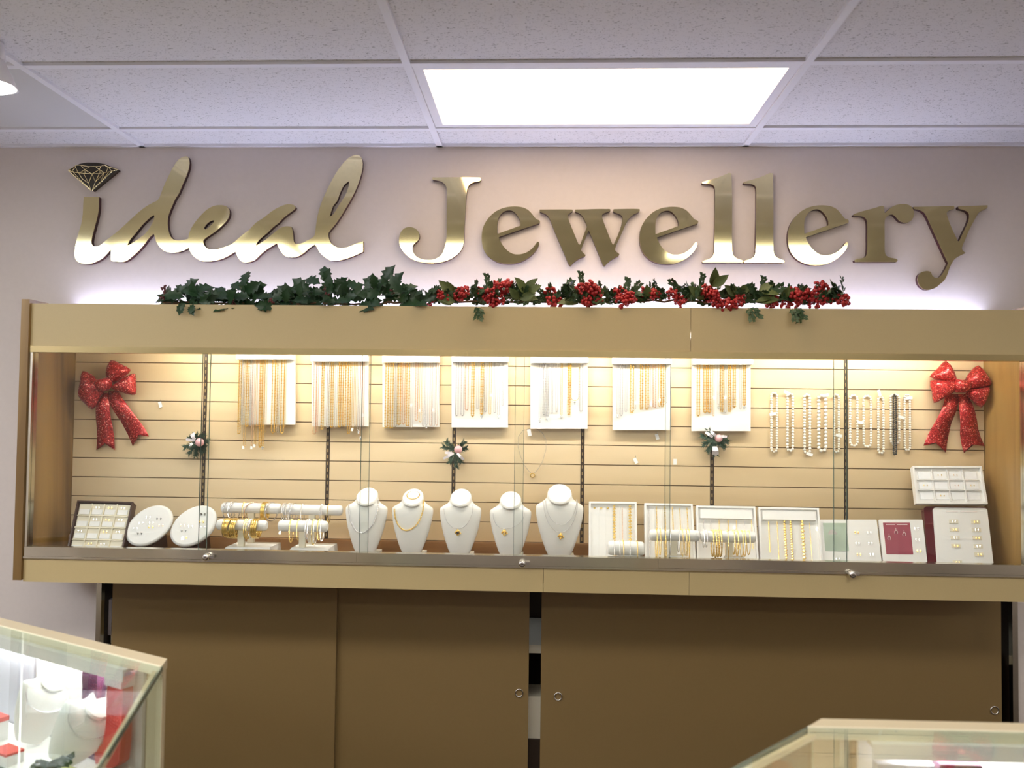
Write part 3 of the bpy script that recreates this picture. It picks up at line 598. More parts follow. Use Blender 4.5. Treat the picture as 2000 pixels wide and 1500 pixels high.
for bi, (xa, xb, yt, yb, chs, lb) in enumerate(BU):
    c0 = P((xa+xb)/2, yb, BY); W = (P(xb, 1000, BY).x-P(xa, 1000, BY).x)/2; cx = P((xa+xb)/2, 1000, BY).x
    zb = max(1.006, c0.z); H = P((xa+xb)/2, yt, BY+.04).z-zb; org = Vector((cx, BY, zb))
    t = thing('necklace_bust', (cx, BY, .9985), 'white necklace bust, %s of five from left' % ORD[bi], 'display bust', 'white necklace busts')
    mb = bust_mesh(W, H); mb.v = [tuple(Vector(p)+org) for p in mb.v]; mb.build('bust_form', BUST, t)
    MB().box((cx-W*.12, BY+.002, .9985), (cx+W*.62, BY+.075, 1.020)).build('foot', WHITE, t)
    for (l, b, r, kd, pd) in chs:
        pts = []
        for j in range(-14, 15):
            s_ = j/14; e_ = r if s_ > 0 else l; a_ = abs(s_)
            xx = b[0]+(e_[0]-b[0])*math.sin(a_*math.pi/2); yy = b[1]+(e_[1]-b[1])*(1-math.cos(a_*math.pi/2))
            q = P(xx, yy, BY-.02); yl_ = bust_front(W, H, q.x-cx, q.z-zb)
            q = P(xx, yy, BY+yl_-.004); pts.append(Vector((q.x, BY+bust_front(W, H, q.x-cx, q.z-zb)-.0035, q.z)))
        o = chainobj('chain_necklace', pts, kd, ('heavy ' if kd.isupper() else 'fine ')+('longer ' if len(chs) > 1 and pd else 'shorter ' if len(chs) > 1 else '')+NMK[kd.lower()]+' chain worn by the %s white bust from left' % ORD[bi], 'necklace', 'necklaces on the busts', r=.0042 if kd == 'G' else .0036 if kd == 'S' else .0019)
        if pd:
            q = pts[14]; mb = MB(); mb.octa(q+Vector((0, -.001, -.008)), .008); mb.octa(q+Vector((-.008, 0, -.014)), .005); mb.octa(q+Vector((.008, 0, -.016)), .0055); mb.octa(q+Vector((.0, -.001, -.021)), .006)
            mb.build('pendant', CGOLD, o)
            if pd == 'd': MB().sphere(q+Vector((.001, -.005, -.013)), (.005, .003, .006), 8, 5).build('stone', INKB, o)
    if bi == 1:
        q = org+Vector((0, bust_front(W, H, 0, H*.99), H)); pts = [Vector((cx+.024*math.cos(a), BY+.026+.020*math.sin(a), zb+H*.905+.008+.62*.020*math.sin(a))) for a in [k*2*math.pi/24 for k in range(25)]]
        o = chainobj('chain_bracelet', pts, 'G', 'gold chain bracelet lying on the neck of the second bust', 'bracelet', None, .003)

# ---- bracelet stands (T bars)
def roll(x0, x1, yc, hpx, Y, parent, name='bar'):
    a = P(x0, yc, Y); b = P(x1, yc, Y); r = hpx/2*Y/F; z = (a.z+b.z)/2
    M_ = Matrix.Rotation(math.pi/2, 3, 'Y'); L = b.x-a.x
    MB().lathe([(r*.55, 0), (r*.85, .003), (r*.97, .008), (r, .014), (r, L-.014), (r*.97, L-.008), (r*.85, L-.003), (r*.55, L)], (a.x, Y, z), 20, M=M_).build(name, WHITE, parent)
    return z, r
def ring(x, Y, z, r, kind, label, group, R=None, hang=None, width=.0, tiltz=0.0, thick=None, solid=False):
    R = R or r+.012; hz = hang or R; n = 40; cz = z+r+.0025-hz; ca = math.cos(tiltz); sa = math.sin(tiltz)
    ry = max(r+.0035, R if not hang else r+.005)
    pts = [Vector((x+ry*math.cos(2*math.pi*k/n)*sa, Y+ry*math.cos(2*math.pi*k/n)*ca, cz+hz*math.sin(2*math.pi*k/n))) for k in range(n)]
    k_ = kind.lower(); mb = MB()
    if solid: mb.tube(pts, thick or .0022, 6, closed=True)
    elif width:
        for w_ in (-width, 0, width): mb.tube([p+Vector((w_, 0, 0)) for p in pts], width*.62, 5, closed=True)
    else: beads(mb, pts+[pts[0]], thick or .0026, (thick or .0026)*1.5)
    o = mb.build('bangle' if (solid or width) else 'chain_bracelet', MATK[k_], None, fix=False)
    return tag(o, label, 'bracelet', group)
CRO = lambda x: 420+.15*x
def tstand(px_base, base_y, front, rear, label):
    """front/rear: (bar x0, x1, y centre, height px, post x px, Y)"""
    b0 = P(px_base[0], base_y, 3.02).x; b1 = P(px_base[1], base_y, 3.02).x
    t = thing('bracelet_stand', ((b0+b1)/2, 3.07, .9985), label, 'bracelet stand', 'white bracelet stands')
    ym = max(front[5], rear[5] if rear else 0)+.03
    b = MB().hexa([(b0, front[5]-.03, .9985), (b1, front[5]-.03, .9985), (b1, ym, .9985), (b0, ym, .9985), (b0+.028, front[5]-.016, 1.044), (b1-.004, front[5]-.016, 1.044), (b1-.004, ym-.004, 1.044), (b0+.028, ym-.004, 1.044)]); b.build('stand_base', WHITE, t)
    res = []
    for f in (front, rear):
        if not f: continue
        z, r = roll(f[0], f[1], f[2], f[3], f[5], t); x = P(f[4], f[2], f[5]).x
        MB().box((x-.0115, f[5]-.008, 1.0445), (x+.0115, f[5]+.008, z-r*.9)).build('post', CREAM, t); res.append((z, r, f[5]))
    return res
def put(res, items, word, group):
    z, r, Y = res
    for i, it in enumerate(items):
        px, kd, kw = it; x = P(px, 1000, Y).x
        nm = NMK[kd.lower()]
        lb = '%s %s, %s from left on the %s' % (nm, 'bangle' if (kw.get('solid') or kw.get('width')) else 'chain bracelet', ORD[i], word)
        ring(x, Y, z, r, kd, lb, group, **kw)
s1 = tstand((430, 532), 1075, (424, 522, 1025.5, 21, 472, 3.02), (433, 549, 992.5, 20.5, 491.5, 3.10), 'two-tier white bracelet stand, the left one beside the oval earring pads')
s2 = tstand((556, 646), 1078, (544, 640.5, 1027.5, 22, 591.5, 3.02), (551, 669, 996, 20.5, 610, 3.10), 'two-tier white bracelet stand, the right one beside the first bust')
put(s1[1], [(CRO(165),'s',dict(solid=True,tiltz=.2)),(CRO(215),'s',dict(tiltz=.1)),(CRO(252),'s',dict(solid=True,tiltz=.25,R=.034)),(CRO(380),'G',dict(hang=.034)),(CRO(495),'r',dict(solid=True,R=.036,tiltz=.75)),(CRO(650),'G',dict(width=.005,R=.034)),(CRO(735),'s',dict(solid=True,tiltz=.4,R=.034))], 'upper bar of the left bracelet stand', 'bracelets on the upper left bar')
put(s2[1], [(CRO(895),'s',dict()),(CRO(922),'s',dict(solid=True)),(CRO(965),'s',dict(tiltz=.3,hang=.034)),(CRO(1000),'S',dict(tiltz=.3,hang=.036)),(CRO(1030),'s',dict(solid=True,tiltz=.2,R=.034)),(CRO(1140),'s',dict(hang=.036)),(CRO(1385),'S',dict(hang=.036)),(CRO(1405),'S',dict(hang=.034)),(CRO(1480),'G',dict(hang=.035))], 'upper bar of the right bracelet stand', 'bracelets on the upper right bar')
put(s1[0], [(CRO(165),'G',dict(width=.006,R=.032)),(CRO(205),'G',dict(width=.005,R=.034,tiltz=.2)),(CRO(268),'g',dict(width=.007,R=.034)),(CRO(405),'G',dict(hang=.034,thick=.0036)),(CRO(432),'G',dict(hang=.036,thick=.0034)),(CRO(470),'s',dict(hang=.034)),(CRO(540),'G',dict(width=.0075,R=.033))], 'lower bar of the left bracelet stand', 'bracelets on the lower left bar')
put(s2[0], [(CRO(996),'G',dict(hang=.041,thick=.0036)),(CRO(1092),'G',dict(hang=.037)),(CRO(1200),'s',dict(hang=.034)),(CRO(1228),'s',dict(hang=.04)),(CRO(1285),'G',dict(hang=.045)),(CRO(1310),'s',dict(hang=.042)),(CRO(1358),'G',dict(hang=.036)),(CRO(1395),'s',dict(hang=.038))], 'lower bar of the right bracelet stand', 'bracelets on the lower right bar')
CR8 = lambda x: 1140+.18*x
s3 = tstand((1196, 1250), 1090, (1187, 1259, 1071, 27, 1224, 2.995), None, 'low white bracelet bar in front of the leftmost chain tray')
s4 = tstand((1290, 1342), 1096, (1268, 1366, 1046, 22, 1316, 2.995), None, 'white bracelet bar in front of the second chain tray')
s5 = tstand((1400, 1452), 1098, (1368, 1476, 1048.5, 22, 1424, 2.995), None, 'white bracelet bar crowded with gold bracelets before the third chain tray')
put(s3[0], [(CR8(330),'s',dict(hang=.04)),(CR8(390),'s',dict(hang=.038)),(CR8(430),'g',dict(hang=.038)),(CR8(500),'s',dict(hang=.036)),(CR8(580),'g',dict(hang=.036))], 'low bracelet bar', 'bracelets on the low bar')
put(s4[0], [(CR8(790),'g',dict(hang=.05)),(CR8(830),'g',dict(hang=.046)),(CR8(885),'G',dict(hang=.056,thick=.0034)),(CR8(935),'s',dict(hang=.045)),(CR8(1030),'s',dict(hang=.04)),(CR8(1070),'g',dict(hang=.052)),(CR8(1110),'g',dict(hang=.05)),(CR8(1140),'g',dict(hang=.055))], 'bracelet bar before the second tray', 'bracelets on the middle bar')
put(s5[0], [(CR8(1300),'s',dict(hang=.03)),(CR8(1330),'s',dict(hang=.03)),(CR8(1400),'G',dict(hang=.046,thick=.004)),(CR8(1430),'G',dict(hang=.048,thick=.004)),(CR8(1458),'G',dict(hang=.047,thick=.004)),(CR8(1485),'G',dict(hang=.046,thick=.004)),(CR8(1556),'G',dict(hang=.056,thick=.0036)),(CR8(1625),'G',dict(hang=.042,thick=.0034)),(CR8(1665),'G',dict(hang=.044,thick=.0034)),(CR8(1715),'g',dict(hang=.046)),(CR8(1745),'G',dict(hang=.045,thick=.0032)),(CR8(1790),'g',dict(hang=.042))], 'crowded bracelet bar before the third tray', 'bracelets on the crowded bar')

# ---- leaning trays and cards
class Fr:
    def __init__(s, tl, tr, br, bl, Yb, Yt, zb=None):
        s.bl = P(*bl, Yb); s.br = P(*br, Yb); s.tl = P(*tl, Yt); s.tr = P(*tr, Yt)
        if zb is not None: s.bl.z = s.br.z = zb
        s.n = (s.br-s.bl).cross(s.tl-s.bl).normalized()
        if s.n.y > 0: s.n = -s.n
        s.w = (s.br-s.bl).length; s.h = (s.tl-s.bl).length
    def p(s, u, v, d=0.0):
        a = s.bl.lerp(s.br, u); b = s.tl.lerp(s.tr, u); return a.lerp(b, v)+s.n*d
    def quad(s, u0, v0, u1, v1, d): return [s.p(u0, v0, d), s.p(u1, v0, d), s.p(u1, v1, d), s.p(u0, v1, d)]
    def slab(s, mb, u0, v0, u1, v1, d, t): return mb.slab(s.quad(u0, v0, u1, v1, d), s.n, t)
def rounded(fr, u0, v0, u1, v1, d, r, t, n=4):
    """slab with round corners"""
    ru = r/fr.w; rv = r/fr.h; pts = []
    for cu, cv, a0 in ((u1-ru, v1-rv, 0), (u0+ru, v1-rv, 90), (u0+ru, v0+rv, 180), (u1-ru, v0+rv, 270)):
        for k in range(n+1): a = math.radians(a0+90*k/n); pts.append(fr.p(cu+ru*math.cos(a), cv+rv*math.sin(a), d))
    m = len(pts); back = [p-fr.n*t for p in pts]
    return MB().add(pts+back, [tuple(range(m)), tuple(range(2*m-1, m-1, -1))]+[(k, (k+1) % m, m+(k+1) % m, m+k) for k in range(m)])
def rim(fr, t, m, wu, d, th, r=.006, parts=('rim',)):
    a = wu/fr.w; b = wu/fr.h; mb = MB()
    for (u0, v0, u1, v1) in ((0, 0, a, 1), (1-a, 0, 1, 1), (a, 0, 1-a, b), (a, 1-b, 1-a, 1)): fr.slab(mb, u0, v0, u1, v1, d, th)
    return mb.build('rim', m, t)
def tbase(fr): return ((fr.bl.x+fr.br.x)/2, (fr.bl.y+fr.tl.y)/2, fr.bl.z)
FZ = 1.0005
# chain trays at the right
def chain_in(fr, u, v0, v1, kd, label, grp, r, d=.006):
    pts = [fr.p(u, v1-(v1-v0)*k/10, d) for k in range(11)]
    return chainobj('chain_bracelet', pts, kd, label, 'bracelet', grp, r)
TR = [((1150,981),(1243,982),(1244.5,1094),(1150,1094)), ((1258,984),(1352,986),(1359,1100),(1260,1099)), ((1359,989),(1474,991),(1482,1103),(1361,1100)), ((1480,992),(1598,994),(1607,1108),(1485,1104))]
wd = ['leftmost', 'second', 'third', 'fourth']
TC = [[(.53,.1,.93,'G',.0068),(.70,.1,.9,'r',.0030),(.86,.1,.93,'G',.0072)], [(.09,.06,.94,'s',.0030),(.25,.06,.94,'g',.0032),(.42,.05,.94,'G',.0044),(.58,.1,.94,'G',.0034),(.73,.55,.92,'g',.0030),(.88,.06,.93,'g',.0034)],
      [(.12,.3,.76,'s',.0026),(.24,.3,.76,'s',.0034),(.38,.3,.76,'g',.0026),(.53,.1,.76,'G',.0034),(.67,.3,.76,'g',.0026),(.80,.3,.76,'s',.0026),(.92,.3,.76,'g',.0024)], [(.16,.25,.75,'G',.0036),(.30,.08,.75,'g',.0030),(.42,.07,.76,'G',.0062),(.52,.06,.76,'G',.0060),(.71,.05,.77,'G',.0078),(.83,.05,.74,'g',.0020)]]
for i, q in enumerate(TR):
    fr = Fr(*q, 3.03, 3.13, FZ)
    t = thing('chain_tray', tbase(fr), 'white leaning chain tray on the cabinet floor, %s of four' % wd[i], 'jewellery tray', 'white chain trays')
    rounded(fr, 0, 0, 1, 1, .0, .006, .014).build('tray_back', WHITE, t)
    rim(fr, t, WHITE, .007, .010, .010)
    nb = (6, 6, 0, 0)[i]
    for k in range(1, nb): mb = MB(); fr.slab(mb, .07+.86*k/nb-.006, .07, .07+.86*k/nb+.006, .93, .004, .004); mb.build('divider', WHITE, t)
    if i >= 2: mb = MB(); fr.slab(mb, .065, .785, .935, .935, .011, .011); mb.build('top_flap', WHITE, t)
    for k, (u, v0, v1, kd, r) in enumerate(TC[i]):
        chain_in(fr, u, v0, v1, kd, '%s %s chain, %s from left in the %s white chain tray' % ('heavy' if kd.isupper() else 'fine', NMK[kd.lower()], ORD[k], wd[i]), 'chains in the %s tray' % wd[i], r, .0075)
    if i == 0:
        for u in (.12, .26, .40): mb = MB(); mb.octa(fr.p(u, .90, .004), .005); mb.build('clasp', CGOLD, t)
# earring cards
def earring(c, n, kind, label, grp, r=.0034, sep=.009):
    mb = MB(); c = Vector(c)
    for s_ in (-1, 1): mb.octa(c+Vector((s_*sep/2, 0, 0)), r); mb.octa(c+Vector((s_*sep/2, -.001, -r*1.1)), r*.6)
    o = mb.build('earring_pair', kind, None, fix=False); return tag(o, label, 'earrings', grp)
fr = Fr((1601,1015),(1712,1015),(1724,1110),(1609,1108), 3.03, 3.11, FZ)
t = thing('earring_card', tbase(fr), 'pale earring card with a grey-green photograph, between chain tray and burgundy picture card', 'earring card', 'leaning earring cards')
rounded(fr, 0, 0, 1, 1, 0, .003, .010).build('card', WHITE, t)
mb = MB(); fr.slab(mb, .05, .36, .46, .93, .0008, .0008); ph = mb.build('photo_print', PHOTOG, t)
mb = MB(); c0 = fr.p(.2, .7, .0016); mb.add([c0]+[c0+Vector((.016*math.cos(k*math.pi/6), 0, .016*math.sin(k*math.pi/6)))+fr.n*.0001 for k in range(12)], [(0, k+1, (k+1) % 12+1) for k in range(12)]); mb.build('printed_pearl', PRINTW, ph)
for k, (u, v, m_) in enumerate(((.62,.74,CGOLD),(.84,.74,CSIL),(.62,.52,CSIL),(.84,.52,CSIL),(.62,.30,CGOLD),(.84,.30,CSIL),(.62,.1,CSIL),(.84,.1,CSIL),(.25,.2,CSIL))):
    earring(fr.p(u, v, .004), fr.n, m_, '%s earring pair on the card with the grey-green photograph, %s counted from top' % ('gold' if m_ == CGOLD else 'silver', ORD[k]), 'earrings on the grey-green card', .0038, .011)
fr = Fr((1716,1015),(1802,1015),(1813,1113),(1727,1111), 3.03, 3.11, FZ)
t = thing('earring_card', tbase(fr), 'cream earring card with a burgundy picture of drop earrings', 'earring card', 'leaning earring cards')
rounded(fr, 0, 0, 1, 1, 0, .003, .010).build('card', WHITE, t)
mb = MB(); fr.slab(mb, .09, .31, .70, .94, .0008, .0008); ph = mb.build('picture_print', PHOTOR, t)
for u, v in ((.19, .62), (.36, .74), (.54, .70)):
    c0 = fr.p(u, v, .0018); mb = MB()
    mb.tube([c0+Vector((.0052*math.cos(a), 0, .0075*math.sin(a)))+fr.n*.0004 for a in [k*math.pi/6 for k in range(12)]], .0011, 5, closed=True); mb.tube([c0+Vector((0, 0, .0075)), c0+Vector((0, .002, .016))], .0009, 5)
    mb.build('printed_earring', PRINTW, ph)
for u0, u1 in ((.15, .36), (.40, .64)): mb = MB(); fr.slab(mb, u0, .895, u1, .91, .0014, .0005); mb.build('printed_line', PRINTW, ph)
for k, (u, v, m_) in enumerate(((.83,.82,CSIL),(.83,.60,CSIL),(.83,.38,CGOLD),(.83,.15,CSIL),(.52,.14,CSIL),(.22,.12,CGOLD))):
    earring(fr.p(u, v, .004), fr.n, m_, '%s earring pair on the card with the burgundy picture, %s counted from top right' % ('gold' if m_ == CGOLD else 'silver', ORD[k]), 'earrings on the burgundy picture card', .0042, .012)
# burgundy tray with white pad, and the compartment tray above it
fr = Fr((1804,989),(1928,990),(1943,1114),(1813,1113), 3.03, 3.13, FZ)
t = thing('earring_tray', tbase(fr), 'burgundy lacquered tray holding a white pad of stud earrings at the right end', 'earring tray')
rounded(fr, 0, 0, 1, 1, 0, .012, .022).build('tray_frame', BURG, t)
rounded(fr, .135, .02, .985, .975, .005, .010, .006).build('pad', WHITE, t)
for (u0, u1) in ((.34, .52), (.56, .82)): mb = MB(); fr.slab(mb, u0, .905, u1, .925, .0058, .0008); mb.build('printed_line', PRINTW, t)
k = 0
for r_ in range(6):
    for u in (.44, .78):
        if (r_, u) in ((4, .44), (5, .78)): continue
        v = .755-.125*r_
        mb = MB(); fr.slab(mb, u-.07, v-.03, u+.07, v+.03, .0064, .0012); mb.build('earring_slip', CREAM, t)
        earring(fr.p(u, v, .0095), fr.n, CGOLD if (r_+int(u*10)) % 2 else CSIL, '%s stud earrings, %s pair counted row by row on the burgundy-framed pad' % ('gold' if (r_+int(u*10)) % 2 else 'silver', ORD[k]), 'studs on the burgundy-framed pad', .0032, .010); k += 1
fr = Fr((1780,912),(1915,912),(1927,986),(1788,985), 3.125, 3.185)
t = thing('pendant_tray', tbase(fr), 'white tray of twelve compartments propped above the burgundy tray', 'jewellery tray')
rounded(fr, 0, 0, 1, 1, 0, .002, .012).build('tray_back', WHITE, t); rim(fr, t, WHITE, .007, .010, .010)
for k in range(1, 4): mb = MB(); u = .055+.89*k/4; fr.slab(mb, u-.006, .07, u+.006, .93, .007, .007); mb.build('divider', WHITE, t)
for k in range(1, 3): mb = MB(); v = .09+.82*k/3; fr.slab(mb, .055, v-.010, .945, v+.010, .0068, .0068); mb.build('divider', WHITE, t)
for r_ in range(3):
    for c_ in range(4):
        u = .055+.89*(c_+.5)/4; v = .09+.82*(r_+.5)/3
        mb = MB(); fr.slab(mb, u-.088, v-.10, u+.088, v+.085, .0025, .0022); pi = mb.build('insert_card', TAGM, t)
        if (r_*4+c_) in (1, 4, 6, 7, 9, 10): earring(fr.p(u, v, .005), fr.n, CROSE if c_ == 2 else CGOLD, 'tiny earring pair in the twelve-compartment tray, %s column from left, %s row from the bottom' % (ORD[c_], ORD[r_]), 'studs in the compartment tray', .0024, .012)
# dark ring tray at the left
fr = Fr((153,979),(262,982),(240,1073),(131,1071), 3.02, 3.12, FZ)
t = thing('ring_tray', tbase(fr), 'dark wooden framed tray of sixteen cream compartments beside the left end panel', 'jewellery tray')
rounded(fr, 0, 0, 1, 1, 0, .003, .022).build('tray_back', DARKW, t); rim(fr, t, DARKW, .006, .009, .009)
mb = MB(); fr.slab(mb, .05, .05, .95, .95, .0015, .0015); mb.build('lining', CREAM, t)
for k in range(1, 4):
    mb = MB(); fr.slab(mb, .05+.9*k/4-.008, .05, .05+.9*k/4+.008, .95, .008, .0065); mb.build('divider', CREAM, t)
    mb = MB(); fr.slab(mb, .05, .05+.9*k/4-.010, .95, .05+.9*k/4+.010, .0078, .0062); mb.build('divider', CREAM, t)
k = 0
for r_ in range(4):
    for c_ in range(4):
        u = .05+.9*(c_+.5)/4; v = .05+.9*(r_+.5)/4
        mb = MB(); fr.slab(mb, u-.09, v-.085, u+.09, v+.01, .0045, .003); mb.build('cushion', WHITE, t)
        if (r_, c_) in ((0,1),(0,2),(1,0),(1,2),(1,3),(2,1),(2,2),(2,3),(3,1),(3,2),(3,3)):
            earring(fr.p(u, v+.04, .009), fr.n, CSIL if k % 3 else CGOLD, 'small %s earring pair in the dark-framed tray, column %s, row %s from bottom' % ('silver' if k % 3 else 'gold', ORD[c_], ORD[r_]), 'earrings in the dark-framed tray', .0036, .012); k += 1
# oval pads
for i, (cx, cy, lb) in enumerate(((290.5, 1025.5, 'left one beside the dark-framed tray'), (377, 1026, 'right one beside the bracelet stands'))):
    c0 = P(cx, cy, 3.07); n_ = Vector((.0, -.90, .43)).normalized(); ux = Vector((1, 0, 0)); vy = n_.cross(ux); vy = vy if vy.z > 0 else -vy
    a = .0465/.0009*.0009*2.02; A = 48*3.07/F; B = 35*3.07/F/.93
    ang = math.radians(40); e1 = ux*math.cos(ang)+vy*math.sin(ang); e2 = -ux*math.sin(ang)+vy*math.cos(ang)
    t = thing('oval_pad', (c0.x, c0.y+.02, .9985), 'white oval earring pad leaning in the cabinet, '+lb, 'earring pad', 'white oval earring pads')
    N_ = 40; prof = [(.0, 0.0), (.90, 0.0), (.97, -.002), (1.0, -.006), (1.0, -.013), (.96, -.016)]
    vs = []; fs = []
    for s_, d in prof[1:]:
        for k in range(N_): th = 2*math.pi*k/N_; vs.append(c0+e1*A*s_*math.cos(th)+e2*B*s_*math.sin(th)+n_*d)
    for q in range(len(prof)-2):
        for k in range(N_): fs.append((q*N_+k, q*N_+(k+1) % N_, (q+1)*N_+(k+1) % N_, (q+1)*N_+k))
    mb = MB().add(vs, fs, True); mb.add(vs[:N_], [tuple(range(N_))]); mb.add(vs[-N_:], [tuple(range(N_-1, -1, -1))]); mb.build('pad', WHITE, t)
    bk = c0-n_*.017
    MB().hexa([(c0.x-.045, 3.045, .9985), (c0.x+.02, 3.045, .9985), (c0.x+.03, 3.17, .9985), (c0.x-.035, 3.17, .9985), bk+e1*.0-ux*.03+Vector((0, .004, -.02)), bk+ux*.03+Vector((0, .004, -.02)), bk+ux*.03+Vector((0, .05, .02)), bk-ux*.03+Vector((0, .05, .02))]).build('prop', DARKW, t)
    st = (((.4,.35,INKB),(-.1,.42,CSIL),(.55,.0,CROSE),(.12,-.1,CGOLD),(-.35,.1,CSIL),(-.3,-.45,INKB),(-.55,-.2,CSIL),(.1,.12,CSIL)), ((.35,.62,INKB),(-.45,.0,CROSE),(.35,.2,CGOLD),(-.1,-.05,CSIL),(.45,-.1,CSIL),(-.35,-.3,INKB),(-.25,-.65,CGOLD)))[i]
    for k, (u, v, m_) in enumerate(sorted(st, key=lambda q: -q[1])):
        q = c0+ux*u*A*.95+vy*v*B*1.0+n_*.003
        earring(q, n_, m_, '%s stud earring pair on the %s oval pad, %s listed from the top' % ('black' if m_ == INKB else 'silver' if m_ == CSIL else 'rose' if m_ == CROSE else 'gold', ('left', 'right')[i], ORD[k]), 'studs on the %s oval pad' % ('left', 'right')[i], .0040, .0145)
# ================================================================== DECORATIONS
def puff(pts, Y, depth, m, name, parent, rings=5):
    """a ribbon loop traced in outline, swelling towards the viewer"""
    sm = smooth([(x, y) for x, y in pts], 3); W3 = [P(p.x, p.y, Y) for p in sm]; n = len(W3)
    c = sum(W3, Vector())/n; vs = []; fs = []
    for i in range(rings+1):
        s_ = 1-i/rings*.98; h = depth*math.sqrt(max(0, 1-s_*s_))
        vs += [c+(p-c)*s_+Vector((0, -h-.003, 0)) for p in W3]
    vs += [p+Vector((0, .004, 0)) for p in W3]
    for i in range(rings):
        for k in range(n): fs.append((i*n+k, i*n+(k+1) % n, (i+1)*n+(k+1) % n, (i+1)*n+k))
    fs.append(tuple(range(rings*n, rings*n+n))); b = (rings+1)*n
    for k in range(n): fs.append((k, b+k, b+(k+1) % n, (k+1) % n))
    fs.append(tuple(range(b+n-1, b-1, -1)))
    return MB().add(vs, fs, True).build(name, m, parent)
def tail(le, re, notch, Y, m, parent, wave=.008):
    def sub(L):
        out = []
        for i in range(len(L)-1):
            for k in range(4): f = k/4; out.append((L[i][0]*(1-f)+L[i+1][0]*f, L[i][1]*(1-f)+L[i+1][1]*f))
        return out+[L[-1]]
    le = sub(le); re = sub(re); n = len(le); vs = []; fs = []
    for i in range(n):
        f = i/(n-1); mid = ((le[i][0]+re[i][0])/2, (le[i][1]+re[i][1])/2)
        if i == n-1: mid = notch
        for j, q in enumerate((le[i], mid, re[i])):
            dy = -.012*math.sin(math.pi*min(1, f*1.2))-wave*math.sin(f*5)-(.006 if j == 1 else 0)
            vs.append(P(q[0], q[1], Y)+Vector((0, dy, 0)))
    m_ = len(vs); vs += [v+Vector((0, .0025, 0)) for v in vs]
    for i in range(n-1):
        for j in range(2):
            a = i*3+j; fs.append((a, a+1, a+4, a+3)); fs.append((m_+a, m_+a+3, m_+a+4, m_+a+1))
        fs.append((i*3, i*3+3, m_+i*3+3, m_+i*3)); fs.append((i*3+2, m_+i*3+2, m_+i*3+5, i*3+5))
    for j in range(2): a = (n-1)*3+j; fs.append((a, a+1, m_+a+1, m_+a)); fs.append((j, m_+j, m_+j+1, j+1))
    MB().add(vs, fs, True).build('ribbon_tail', m, parent)
def bow(ox, oy, s, loops, knot, tails, label):
    cv = lambda L: [(ox+s*x, oy+s*y) for x, y in L]
    k0 = cv(knot); b = P(k0[0][0], k0[0][1], 3.19)
    t = thing('ribbon_bow', (b.x, CB, b.z-.25), label, 'bow', 'red glitter bows')
    for tl_ in tails: tail(cv(tl_[0]), cv(tl_[1]), cv([tl_[2]])[0], 3.205, RED, t)
    for i, L in enumerate(loops): puff(cv(L), 3.188-.004*i, .034, RED, 'ribbon_loop', t)
    puff(k0, 3.165, .028, RED, 'knot', t)
bow(140, 690, .13333, [
  [(580,100),(700,150),(860,240),(800,320),(700,400),(620,450),(560,400),(518,340),(525,230)],
  [(760,365),(850,312),(925,300),(936,450),(938,590),(890,612),(760,582),(600,530),(600,480),(690,420)],
  [(165,260),(250,290),(320,335),(370,395),(470,440),(480,540),(410,650),(300,822),(200,740),(108,640),(120,500),(145,370)]],
  [(370,392),(470,368),(540,352),(580,395),(592,460),(560,522),(470,560),(380,530),(340,450)],
  [([(440,580),(392,780),(375,1050),(345,1420)], [(575,580),(590,780),(602,1050),(612,1420)], (480,1320)),
   ([(535,560),(600,750),(730,1000),(880,1360)], [(670,540),(830,730),(1000,990),(1115,1220)], (970,1195))], 'red glitter ribbon bow with crooked loops at the left end of the cabinet')
bow(1790, 690, .14, [
  [(410,105),(480,200),(530,310),(545,400),(480,440),(350,390),(190,325),(300,210)],
  [(195,385),(350,375),(500,380),(545,450),(535,530),(440,590),(250,690),(220,540)],
  [(865,170),(960,280),(1042,415),(1015,460),(860,490),(730,490),(700,420),(685,365),(760,250)],
  [(690,560),(740,500),(870,480),(1012,462),(980,600),(905,760),(790,670)]],
  [(535,362),(620,372),(720,372),(752,430),(740,500),(680,552),(600,548),(540,545),(520,450)],
  [([(410,570),(320,780),(200,1050),(115,1290)], [(580,570),(540,740),(480,960),(425,1385)], (270,1245)),
   ([(570,570),(570,850),(600,1120),(680,1390)], [(710,570),(770,780),(850,1050),(970,1300)], (780,1270))], 'red glitter ribbon bow with even loops at the right end of the cabinet')

